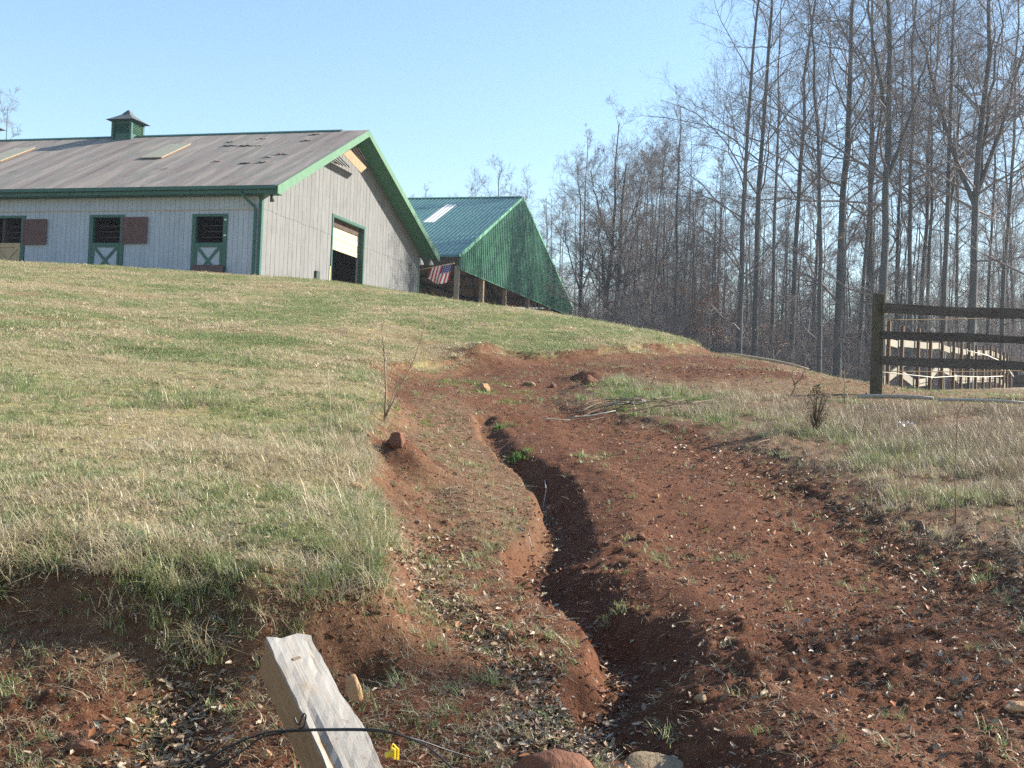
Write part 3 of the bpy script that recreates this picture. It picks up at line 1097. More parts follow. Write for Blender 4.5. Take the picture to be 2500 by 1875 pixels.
for i in range(NS + 1):
    for j in range(NHh + 1):
        vs_.append(cloth(i / NS, j / NHh))
for i in range(NS):
    for j in range(NHh):
        a = i * (NHh + 1) + j
        fs_.append((a, a + 1, a + NHh + 2, a + NHh + 1))
        if i < 12 and j < 9:
            ms_.append(2)
        else:
            ms_.append(0 if (i // 2) % 2 == 0 else 1)
fo = link('flag_cloth', mesh_from('flag_cloth', vs_, fs_, [M_RED, M_FWHITE, M_BLUE], True, ms_), flag)
sm = fo.modifiers.new('thickness', 'SOLIDIFY')
sm.thickness = 0.004
m = MB()
for r in range(5):
    for cidx in range(6 if r % 2 == 0 else 5):
        s0 = (1.0 + cidx * 1.9 + (0.95 if r % 2 else 0)) / NS
        h0_ = (0.9 + r * 1.8) / NHh
        ds_, dh_ = 0.55 / NS, 0.45 / NHh
        for off in (-0.008, 0.008):
            qs = [cloth(s0 - ds_, h0_), cloth(s0, h0_ - dh_), cloth(s0 + ds_, h0_), cloth(s0, h0_ + dh_)]
            m.poly([q + np.array([off, 0, 0]) for q in qs])
m.build('stars', M_FWHITE, flag)

# ------------------------------------------------------------------ riding arena
AU, AV, AW_, AZB = 32.0, 2.70, 34.62, 3.2
AO = BO + AU * BU + AV * BV
AO[2] = AZB
azE, azR, azb = 9.9317 - AZB, 16.536 - AZB, 9.018 - AZB
APU = 0.438 * AW_
ALEN = 26.0
t = NT('green_ribbed_steel')
co = t.co()
a = t.noise(3, 3, 0.5, co)
t.color(t.ramp(a, [(0.3, (0.048, 0.150, 0.095)), (0.7, (0.064, 0.19, 0.122))]))
t.b.inputs['Roughness'].default_value = 0.42
t.b.inputs['Specular IOR Level'].default_value = 0.5
M_STEEL = t.m
t = NT('blue_green_roof_steel')
co = t.co()
a = t.noise(2, 3, 0.5, co)
t.color(t.ramp(a, [(0.3, (0.022, 0.085, 0.080)), (0.7, (0.032, 0.115, 0.105))]))
t.b.inputs['Roughness'].default_value = 0.35
t.b.inputs['Specular IOR Level'].default_value = 0.55
M_ROOFST = t.m
M_SHEET = simple('translucent_white_sheet', (0.50, 0.50, 0.49), (0.60, 0.60, 0.58), 3, 0.4)
M_LINING = simple('pale_roof_lining', (0.34, 0.29, 0.22), (0.42, 0.36, 0.28), 2)
M_POSTW = simple('treated_post', (0.22, 0.16, 0.105), (0.30, 0.225, 0.155), 6, 0.85, stretch=(1, 1, 0.15))
M_DARKW = simple('dark_beam', (0.055, 0.04, 0.03), (0.085, 0.062, 0.048), 5)
arena = tag(empty('riding_arena', AO, BROT), 'open-sided green steel riding arena behind the barn', 'building')


def az(u):
    return azE + (azR - azE) * u / APU if u <= APU else azE + (azR - azE) * (AW_ - u) / (AW_ - APU)


RIB = 0.305


def rib_profile(n, w, h=0.028):
    p = []
    for i in range(n):
        x = i * w
        p += [(x, 0), (x + w * 0.36, 0), (x + w * 0.42, h), (x + w * 0.58, h), (x + w * 0.64, 0)]
    p.append((n * w, 0))
    return p


# roof panels: strips from eave to ridge, three ribs each
npan = int(ALEN / (3 * RIB))
for i in range(npan):
    v0 = i * 3 * RIB
    for side in range(2):
        prof = rib_profile(3, RIB)
        u0, u1 = (-0.25, APU) if side == 0 else (AW_ + 0.25, APU)
        z0 = azE - 0.25 * (azR - azE) / (APU if side == 0 else AW_ - APU)
        cuts = [(0.0, 1.0, M_ROOFST, 'roof_panel')]
        if side == 0 and i in (5,):
            cuts = [(0.0, 0.53, M_ROOFST, 'roof_panel'), (0.53, 0.86, M_SHEET, 'skylight_panel'), (0.86, 1.0, M_ROOFST, 'roof_panel')]
        for (c0, c1, mt, nm) in cuts:
            m = MB()
            b = len(m.v)
            for (x, h) in prof:
                for cc in (c0, c1):
                    m.v.append((u0 + (u1 - u0) * cc, v0 + x, z0 + (azR - z0) * cc + h + (0.004 if nm == 'skylight_panel' else 0)))
            for k in range(len(prof) - 1):
                q = (b + 2 * k, b + 2 * k + 1, b + 2 * k + 3, b + 2 * k + 2)
                m.f.append(q if side else q[::-1])
            m.build(nm, mt, arena)
MB().prism([(APU - 0.25, azR - 0.06), (APU, azR + 0.05), (APU + 0.25, azR - 0.05), (APU + 0.25, azR - 0.03), (APU, azR + 0.075), (APU - 0.25, azR - 0.035)], f, 0.02, ALEN).build('ridge_cap', M_STEEL, arena)
# gable panels
ng = int(AW_ / (3 * RIB)) + 1
for i in range(ng):
    ua = i * 3 * RIB
    n3 = 9
    m = MB()
    prof = [p for p in rib_profile(2, RIB * 1.5, 0.075) if ua + p[0] <= AW_ + 1e-6]
    if len(prof) < 2:
        continue
    if ua < APU < ua + prof[-1][0]:
        prof.append((APU - ua, 0))
        prof.sort()
    b = len(m.v)
    for (x, h) in prof:
        m.v.append((ua + x, -0.02 - h, azb))
        m.v.append((ua + x, -0.02 - h, az(ua + x) - 0.02))
    for k in range(len(prof) - 1):
        m.f.append((b + 2 * k, b + 2 * k + 2, b + 2 * k + 3, b + 2 * k + 1))
    m.build('gable_panel', M_STEEL, arena)
M_RAKE = simple('light_green_rake_trim', (0.11, 0.28, 0.18), (0.14, 0.33, 0.22), 4, 0.5)
MB().prism([(-0.25, azE - 0.16), (0.02, azE - 0.2), (APU, azR - 0.14), (APU, azR + 0.06), (-0.25, azE - 0.03)], f, -0.10, -0.055).build('rake_trim', M_RAKE, arena)
MB().prism([(APU + .001, azR - 0.14), (AW_ + 0.2, azE - 0.2), (AW_ + 0.25, azE - 0.03), (APU + .001, azR + 0.06)], f, -0.10, -0.055).build('rake_trim', M_RAKE, arena)
MB().box(-0.06, AW_ + 0.06, -0.07, -0.03, azb - 0.06, azb - 0.002).build('base_trim', M_STEEL, arena)
MB().box(-0.30, -0.18, -0.05, ALEN, azE - 0.22, azE - 0.09).build('gutter', M_ROOFST, arena)
MB().box(-0.02, 0.10, 0.0, ALEN, azE - 0.75, azE - 0.25).build('header_beam', M_DARKW, arena)
MB().box(AW_ - 0.10, AW_ + 0.02, 0.0, ALEN, azE - 0.75, azE - 0.25).build('header_beam', M_DARKW, arena)
# lining under the roof, purlins, trusses
for (u0, z0, u1, z1) in ((-0.1, azE - 0.09, APU - 0.02, azR - 0.10), (AW_ + 0.1, azE - 0.09, APU + 0.02, azR - 0.10)):
    MB().prism([(u0, z0 - 0.02), (u1, z1 - 0.02), (u1, z1), (u0, z0)] if u0 < u1 else [(u1, z1 - 0.02), (u0, z0 - 0.02), (u0, z0), (u1, z1)], f, 0.1, ALEN - 0.1).build('roof_lining', M_LINING, arena)
    for k in range(1, 9):
        uu = u0 + (u1 - u0) * k / 9
        zz = z0 + (z1 - z0) * k / 9 - 0.14
        MB().box(uu - 0.07, uu + 0.07, 0.1, ALEN - 0.1, zz - 0.11, zz + 0.10).build('purlin', M_DARKW if k % 2 else M_POSTW, arena)
for v in (0.35, 6.4, 12.6, 18.8, 25.4):
    m = MB()
    m.beam((0.1, v, azE - 0.75), (APU, v, azR - 0.9), 0.14, 0.34)
    m.beam((AW_ - 0.1, v, azE - 0.75), (APU, v, azR - 0.9), 0.14, 0.34)
    for uu in (0.12, 0.28, 0.72, 0.88):
        m.beam((AW_ * uu, v, azE - 0.55), (AW_ * (uu + (0.1 if uu < .5 else -0.1)), v, az(AW_ * (uu + (0.1 if uu < .5 else -0.1))) - 0.9), 0.1, 0.15)
    m.build('truss', M_DARKW, arena)
    m = MB()
    m.box(0.1, AW_ - 0.1, v - 0.05, v + 0.05, azE - 0.66, azE - 0.46)
    m.build('tie_beam', M_DARKW, arena)
# posts
for px in (1115, 1181, 1237, 1293, 1343, 1390):
    d = on_plane(px, 700, AO, BV) - AO
    uu = max(0.12, min(AW_ - 0.12, d @ BU))
    MB().box(uu - 0.14, uu + 0.14, 0.0, 0.28, -1.5, azb + 0.5).build('post', M_POSTW, arena)
for v in (6.4, 12.6, 18.8, 25.4):
    for uu in (0.15, AW_ - 0.15):
        MB().box(uu - 0.14, uu + 0.14, v - 0.14, v + 0.14, -1.5, azE - 0.3).build('post', M_POSTW if uu < 1 else M_DARKW, arena)
MB().box(AW_ - 0.05, AW_ + 0.02, 0.3, ALEN, 0.2, 1.2).build('kick_board', M_DARKW, arena)
# ------------------------------------------------------------------ fences
def wood_mat(name, c0, c1, axis_scale=(1, 1, 0.1), moss=None, scale=16):
    t = NT(name)
    co = t.co()
    g = t.noise(scale, 6, 0.7, co, stretch=axis_scale, dist=0.3)
    b = t.noise(2.2, 4, 0.6, co)
    col = t.ramp(g, [(0.3, c0), (0.7, c1)])
    if moss:
        col = t.mix(t.ramp(b, [(0.5, (0, 0, 0)), (0.75, (0.7, 0.7, 0.7))]), col, moss)
    col = t.mix(t.math('MULTIPLY', t.rand(), 0.3), col, tuple(c * 0.6 for c in c0))
    t.color(col)
    t.b.inputs['Roughness'].default_value = 0.9
    t.bump(g, 0.4, 0.006)
    return t.m


M_POST = wood_mat('mossy_fence_post', (0.060, 0.052, 0.034), (0.105, 0.088, 0.058), (1, 1, 0.12), (0.05, 0.062, 0.032))
M_RAIL = wood_mat('weathered_dark_rail', (0.060, 0.050, 0.042), (0.115, 0.098, 0.082), (0.1, 1, 1))
M_POSTR = wood_mat('brown_paddock_post', (0.095, 0.060, 0.037), (0.150, 0.10, 0.062), (1, 1, 0.12))
M_RAILP = wood_mat('pale_bare_board', (0.22, 0.20, 0.16), (0.30, 0.28, 0.235), (0.1, 1, 1))
M_ROPE = simple('tan_rope', (0.36, 0.26, 0.15), (0.46, 0.35, 0.22), 20)
M_ROPEW = simple('white_rope', (0.6, 0.58, 0.5), (0.7, 0.68, 0.6), 20)

fb = G(2138, 966)
FD = fb[1]
fence = tag(empty('rail_fence', fb), 'dark weathered three-rail fence with a mossy end post, nearest the camera', 'fence')
ptop = at(2136, 716, FD)[2] - fb[2]
SLP = 0.0
fdir = np.array([math.cos(0.03), math.sin(0.03), 0])
# post with uneven top
MB().hexa([(-.075, -.075, -.5), (.075, -.075, -.5), (.075, .075, -.5), (-.075, .075, -.5), (-.072, -.075, ptop), (.073, -.075, ptop - .012), (.073, .075, ptop - .02), (-.072, .075, ptop - .004)]).build('post', M_POST, fence, bevel=0.006)
for k in (1, 2):
    o = fdir * 2.42 * k
    gz = float(TH(fb[0] + o[0], fb[1] + o[1])) - fb[2]
    MB().box(o[0] - .07, o[0] + .07, o[1] - .07, o[1] + .07, gz - .4, ptop - 0.03).build('post', M_POST, fence, bevel=0.006)
for (yl, yh) in ((743, 766), (808, 828), (870, 892)):
    z0 = at(2150, yh, FD)[2] - fb[2]
    z1 = at(2150, yl, FD)[2] - fb[2]
    zm = (z0 + z1) / 2
    h = (z1 - z0)
    m = MB()
    L = 4.9
    n = 12
    prev = None
    top = [zm + h / 2 + 0.010 * math.sin(i * 1.3 + yl) + random.uniform(-.004, .004) for i in range(n + 1)]
    bot = [zm - h / 2 + 0.008 * math.sin(i * 0.9 + yl) + random.uniform(-.003, .003) for i in range(n + 1)]
    for i in range(n + 1):
        x = 0.0 + fdir * (L * i / n) + np.array([0.03, -0.10, 0]) * 1.0
        m.v += [(x[0], x[1] - 0.02, bot[i]), (x[0], x[1] + 0.02, bot[i]), (x[0], x[1] + 0.02, top[i]), (x[0], x[1] - 0.02, top[i])]
    for i in range(n):
        b = i * 4
        for j in range(4):
            j2 = (j + 1) % 4
            m.f.append((b + j, b + 4 + j, b + 4 + j2, b + j2))
    m.f += [(0, 1, 2, 3), tuple(n * 4 + q for q in (3, 2, 1, 0))]
    m.build('rail', M_RAIL, fence)
for (ya, yb, nm) in ((781, 771, 'upper'), (906, 903, 'lower')):
    a = at(2148, ya, FD + 0.12)
    b = at(2560, yb, FD + 0.25)
    pts = [a + (b - a) * t_ + np.array([0, 0, -0.02 * math.sin(math.pi * t_)]) for t_ in np.linspace(0, 1, 9)]
    o = MB().tube(pts, 0.0075, 5).build('rope', M_ROPE, None, True)
    tag(o, f'thin tan rope strung along the {nm} part of the near fence', 'rope')

# paddock fence that runs away behind it
PF = [(2166, 23.5), (2199, 24.7), (2239, 25.9), (2269, 27.1), (2298, 28.3), (2326, 29.5), (2345, 30.6), (2364, 31.7), (2381, 32.8), (2399, 33.9), (2416, 35.0), (2429, 36.0), (2440, 37.0), (2449, 38.0), (2457, 39.0), (2466, 40.0)]
pad = empty('paddock_fence', (0, 0, 0))
tag(pad, 'long brown paddock fence with pale sunlit boards receding behind the near fence', 'fence')
pbase = []
for px, d in PF:
    r = ray(px, 950)
    x = r[0] * d / r[1]
    pbase.append(np.array([x, d, float(TH(x, d))]))
pad.location = tuple(pbase[0])
fd = pbase[-1] - pbase[0]
fd[2] = 0
fd /= np.linalg.norm(fd)
fn = np.array([-fd[1], fd[0], 0])       # points left/away
for i, p in enumerate(pbase):
    q = p - pbase[0]
    hgt = 1.50 - 0.02 * i + random.uniform(-0.03, 0.03)
    m = MB()
    a, b = fd * 0.04, fn * 0.034
    m.hexa([q - a - b + (0, 0, -.4), q + a - b + (0, 0, -.4), q + a + b + (0, 0, -.4), q - a + b + (0, 0, -.4),
            q - a - b + (0, 0, hgt), q + a - b + (0, 0, hgt), q + a + b + (0, 0, hgt), q - a + b + (0, 0, hgt)])
    m.build('post', M_POSTR, pad)
lowz = [0.25, 0.52, 0.22, 0.22, 0.58, 0.50, 0.32, 0.30, 0.36, 0.30, 0.30, 0.30, 0.28, 0.26, 0.22, 0.2]
for i in range(len(pbase) - 1):
    p, q = pbase[i] - pbase[0] + fn * 0.08, pbase[i + 1] - pbase[0] + fn * 0.08
    up = np.array([0, 0, 1.0])
    MB().beam(p + up * (1.10 + random.uniform(-.03, .02)), q + up * (1.10 + random.uniform(-.03, .02)), 0.03, 0.15).build('rail', M_RAILP, pad)
    if i in (1, 2) or i > 6:
        MB().beam(p + up * (0.72 - 0.06 * (i == 1)), q + up * 0.70, 0.03, 0.14).build('rail', M_RAILP, pad)
    MB().beam(p + up * lowz[i], q + up * lowz[i + 1], 0.03, 0.17).build('rail', M_RAILP, pad)
rp_ = [at(2150, 908, FD + 1.5), pbase[3] + (0, 0, 0.33) - fn * .1, pbase[5] + (0, 0, 0.42) - fn * .1, pbase[8] + (0, 0, 0.42) - fn * .1, pbase[12] + (0, 0, 0.42) - fn * .1]
tag(MB().tube(rp_, 0.009, 5).build('rope', M_ROPEW, None, True), 'white rope sagging low along the paddock fence posts', 'rope')
rp_ = [pbase[6] + (0, 0, 1.12) - fn * .1, pbase[9] + (0, 0, 1.02) - fn * .1, pbase[12] + (0, 0, 0.86) - fn * .1, pbase[15] + (0, 0, 0.6) - fn * .1]
tag(MB().tube(rp_, 0.014, 5).build('rope', M_ROPEW, None, True), 'white rope sloping down across the far paddock posts', 'rope')
# dark board wall at the right end
e0 = at(2468, 940, 41.0)
e0[2] = float(TH(e0[0], e0[1]))
dw = tag(empty('board_jump', e0), 'dark low board barrier at the far end of the paddock fence', 'barrier')
for k in range(4):
    MB().box(0.1, 4.0, -0.03 + .008 * k, 0.03 + .008 * k, 0.05 + k * 0.17, 0.05 + k * 0.17 + 0.16).build('board', M_RAIL, dw)
for xx in (0.15, 2.0, 3.9):
    MB().box(xx, xx + 0.12, 0.06, 0.16, -0.3, 0.85).build('post', M_RAIL, dw)

# pale poles lying in the weeds, log on the brow of the hill
M_PALEPOLE = wood_mat('bleached_pole', (0.27, 0.26, 0.235), (0.38, 0.365, 0.335), (1, 1, 1))
M_DRYSTICK = wood_mat('dry_stick', (0.15, 0.11, 0.075), (0.23, 0.18, 0.13), (1, 1, 1))
for (xa, ya, xb, yb, r, lab) in ((2095, 985, 2278, 991, 0.026, 'pale round pole lying in front of the near fence post'),
                                 (2290, 994, 2500, 1002, 0.022, 'thin bleached pole lying in the weeds below the fence rails')):
    a, b = G(xa, ya), G(xb, yb)
    a = a + np.array([0, 0, r + 0.07])
    b = b + np.array([0, 0, r + 0.07])
    pts = [a + (b - a) * t_ + np.array([0, 0, 0.015 * math.sin(3 * t_)]) for t_ in np.linspace(0, 1, 7)]
    tag(MB().tube(pts, [r * (1 - .15 * i / 6) for i in range(7)], 8).build('pole', M_PALEPOLE, None, True), lab, 'pole')
lp = []
for px, py in ((1765, 857), (1800, 862), (1840, 868), (1890, 876), (1935, 886), (1975, 897)):
    g = G(px, py + 6)
    lp.append(g + np.array([0, 0, 0.045]))
tag(MB().tube(lp, [.05, .06, .06, .055, .05, .035], 10).build('log', wood_mat('grey_log', (0.22, 0.18, 0.14), (0.34, 0.29, 0.23), (0.2, 1, 1)), None, True),
    'long grey log lying along the brow of the dirt bank', 'log')

# ------------------------------------------------------------------ trees
def bark_mat(name, c0, c1, moss):
    t = NT(name)
    co = t.co()
    g = t.noise(6, 5, 0.65, co, stretch=(1, 1, 0.25))
    b = t.noise(0.7, 3, 0.5, co)
    col = t.ramp(g, [(0.3, c0), (0.7, c1)])
    col = t.mix(t.ramp(b, [(0.45, (0, 0, 0)), (0.7, (0.6, 0.6, 0.6))]), col, moss)
    t.color(t.mix(t.math('MULTIPLY', t.rand(), 0.35), col, tuple(c * 0.7 for c in c0)))
    t.b.inputs['Roughness'].default_value = 0.92
    t.bump(g, 0.5, 0.02)
    return t.m


M_BARK = bark_mat('grey_bark', (0.062, 0.063, 0.064), (0.115, 0.115, 0.114), (0.082, 0.085, 0.072))
M_TWIG = simple('twig_bark', (0.135, 0.117, 0.115), (0.205, 0.182, 0.178), 3)


def unit(a):
    return a / (np.linalg.norm(a, axis=-1, keepdims=True) + 1e-9)


def tubes(P, R, n):
    """P (B,k,3), R (B,k) -> verts, quads"""
    B, k, _ = P.shape
    T = np.empty_like(P)
    T[:, 1:-1] = P[:, 2:] - P[:, :-2]
    T[:, 0] = P[:, 1] - P[:, 0]
    T[:, -1] = P[:, -1] - P[:, -2]
    T = unit(T)
    ref = np.where(np.abs(T[:, :1, 2:3]) > 0.9, np.array([1.0, 0, 0]), np.array([0, 0, 1.0]))
    A = unit(np.cross(T, np.broadcast_to(ref, T.shape)))
    C = np.cross(T, A)
    th = np.arange(n) * 2 * math.pi / n
    V = P[:, :, None] + R[:, :, None, None] * (A[:, :, None] * np.cos(th)[:, None] + C[:, :, None] * np.sin(th)[:, None])
    base = (np.arange(B) * k * n)[:, None, None]
    i = np.arange(k - 1)[None, :, None] * n
    j = np.arange(n)[None, None, :]
    j2 = (j + 1) % n
    F = np.stack([base + i + j, base + i + j2, base + i + n + j2, base + i + n + j], -1).reshape(-1, 4)
    return V.reshape(-1, 3), F


def grow(rng, S, D, L, R, k, wig, trop, taper=0.35, start=True):
    """vectorised branch paths"""
    B = len(S)
    P = np.empty((B, k, 3))
    P[:, 0] = S
    d = D.copy()
    for i in range(1, k):
        d = unit(d + rng.normal(0, wig, (B, 3)) + np.array([0, 0, trop]))
        P[:, i] = P[:, i - 1] + d * (L / (k - 1))[:, None]
    t_ = np.linspace(0, 1, k)[None]
    Rr = R[:, None] * (1 - (1 - taper) * t_)
    return P, Rr


def children(rng, P, R, m, tlo, thi, ang, lenf, radf, L):
    B, k, _ = P.shape
    tt = rng.uniform(tlo, thi, (B, m))
    f_ = tt * (k - 1)
    i0 = np.minimum(f_.astype(int), k - 2)
    fr = (f_ - i0)[..., None]
    bi = np.arange(B)[:, None]
    S = P[bi, i0] * (1 - fr) + P[bi, i0 + 1] * fr
    T = unit(P[bi, i0 + 1] - P[bi, i0])
    rnd = unit(np.cross(T, rng.normal(size=T.shape)))
    a = rng.normal(ang, 0.18, tt.shape)[..., None]
    D = T * np.cos(a) + rnd * np.sin(a)
    Rp = R[bi, i0] * (1 - fr[..., 0]) + R[bi, i0 + 1] * fr[..., 0]
    Ln = L[:, None] * lenf * rng.uniform(0.6, 1.25, tt.shape) * (1.12 - 0.5 * tt)
    Rn = np.minimum(Rp * radf, Rp * 0.85) * rng.uniform(0.75, 1.1, tt.shape)
    return S.reshape(-1, 3), D.reshape(-1, 3), Ln.ravel(), Rn.ravel()


def make_tree(seed, H, r0, lean=(0, 0), clear=0.35, nlimb=18, fork=None, limb_len=0.23, limb_ang=0.98, twig=True, low=0, limbs=(), tw=5, forkspread=0.22):
    """returns trunk mesh, crown mesh. trunk path leans; limbs: explicit (height fraction, direction xyz, length, radius fraction)"""
    rng = np.random.default_rng(seed)
    k = 14
    zt = np.linspace(0, 1, k)
    path = np.stack([lean[0] * zt ** 1.3 * H + 0.016 * H * np.cumsum(rng.normal(0, 0.35, k)) * zt,
                     lean[1] * zt * H + 0.010 * H * np.cumsum(rng.normal(0, 0.35, k)) * zt, zt * H], -1)
    path[0, :2] = 0
    rr = r0 * (1.0 - 0.86 * zt ** 0.9)
    rr[0] *= 1.3
    stems = [(path, rr)]
    if fork:
        for fi, (ft, fdx, fdy, fl) in enumerate(fork):
            i = int(ft * (k - 1))
            fr = ft * (k - 1) - i
            s = path[i] * (1 - fr) + path[min(i + 1, k - 1)] * fr
            q = np.linspace(0, 1, k)
            pp = np.stack([s[0] + fdx * fl * (q * 1.25 - 0.35 * q ** 2), s[1] + fdy * fl * (q * 1.2 - 0.3 * q ** 2), s[2] + fl * q * math.sqrt(max(0.05, 1 - fdx * fdx * 0.8))], -1)
            pp[1:] += rng.normal(0, 0.012 * fl, (k - 1, 3)) * q[1:, None]
            stems.append((pp, rr[i] * 0.72 * (1 - 0.85 * q)))
    tv, tf, off = [], [], 0
    for p, r in stems:
        V, F = tubes(p[None], r[None], 9)
        tv.append(V)
        tf.append(F + off)
        off += len(V)
    trunk = mesh_np('trunk', np.concatenate(tv), np.concatenate(tf), [M_BARK], True)
    cv, cf, off = [], [], 0

    def add(P, R, n):
        nonlocal off
        V, F = tubes(P, R, n)
        cv.append(V)
        cf.append(F + off)
        off += len(V)
    allS, allD, allL, allR = [], [], [], []
    for si, (p, r) in enumerate(stems):
        n = nlimb if si == 0 else max(5, int(nlimb * 0.55))
        lo = clear if si == 0 else 0.25
        tt = np.sort(rng.uniform(lo, 0.985, n))
        if si == 0 and low:
            tt = np.concatenate([rng.uniform(0.10, lo, low), tt])
        f_ = tt * (k - 1)
        i0 = np.minimum(f_.astype(int), k - 2)
        fr = (f_ - i0)[:, None]
        S = p[i0] * (1 - fr) + p[i0 + 1] * fr
        az_ = rng.uniform(0, 2 * math.pi) + np.arange(len(tt)) * 2.4 + rng.normal(0, 0.4, len(tt))
        a = rng.normal(limb_ang, 0.22, len(tt)) * (1.15 - 0.5 * tt)
        D = np.stack([np.cos(az_) * np.sin(a), np.sin(az_) * np.sin(a), np.cos(a)], -1)
        rl = r[i0] * (1 - fr[:, 0]) + r[i0 + 1] * fr[:, 0]
        Lk = H * limb_len * rng.uniform(0.55, 1.15, len(tt)) * np.clip(1.5 - 1.1 * tt, 0.32, 1.1)
        Lk = np.where(tt < lo, Lk * 0.55, Lk)
        allS.append(S)
        allD.append(D)
        allL.append(Lk)
        allR.append(np.clip(rl * 0.42, 0.018, r0 * 0.33))
    for (ft, dx, dy, dz, ln, rf) in limbs:
        i = int(ft * (k - 1))
        fr = ft * (k - 1) - i
        allS.append((path[i] * (1 - fr) + path[i + 1] * fr)[None])
        allD.append(unit(np.array([[dx, dy, dz]], float)))
        allL.append(np.array([ln]))
        allR.append(np.array([r0 * rf]))
    S, D, L, R = np.concatenate(allS), np.concatenate(allD), np.concatenate(allL), np.concatenate(allR)
    P1, R1 = grow(rng, S, D, L, R, 8, 0.15, 0.03, 0.25)
    add(P1, R1, 5)
    S, D, L2, R2 = children(rng, P1, R1, 8, 0.22, 1.0, 0.72, 0.46, 0.60, L)
    P2, Rr2 = grow(rng, S, D, L2, np.maximum(R2, 0.011), 5, 0.18, 0.05, 0.4)
    add(P2, Rr2, 4)
    S, D, L3, R3 = children(rng, P2, Rr2, 7, 0.15, 1.0, 0.68, 0.52, 0.62, L2)
    P3, Rr3 = grow(rng, S, D, L3, np.maximum(R3, 0.0052), 3, 0.16, 0.08, 0.5)
    add(P3, Rr3, 3)
    if twig:
        S, D, L4, R4 = children(rng, P3, Rr3, tw, 0.2, 1.0, 0.62, 0.62, 0.7, L3)
        P4, Rr4 = grow(rng, S, D, L4, np.maximum(R4, 0.0038), 2, 0.1, 0.06, 0.6)
        add(P4, Rr4, 3)
    crown = mesh_np('crown', np.concatenate(cv), np.concatenate(cf), [M_TWIG], True)
    return trunk, crown


def plant_tree(me, x, y, label, group=None, rz=0.0, s=1.0, name='bare_tree', z=None, tilt=(0, 0)):
    z = float(TH(np.array([x]), np.array([y]))[0]) - 0.15 if z is None else z
    o = tag(empty(name, (x, y, z), rz), label, 'tree', group)
    o.rotation_euler = (tilt[0], tilt[1], rz)
    o.scale = (s, s, s)
    link('trunk', me[0], o)
    link('crown', me[1], o)
    return o


def xat(px, d):
    r = ray(px, 840)
    return r[0] * d / r[1]


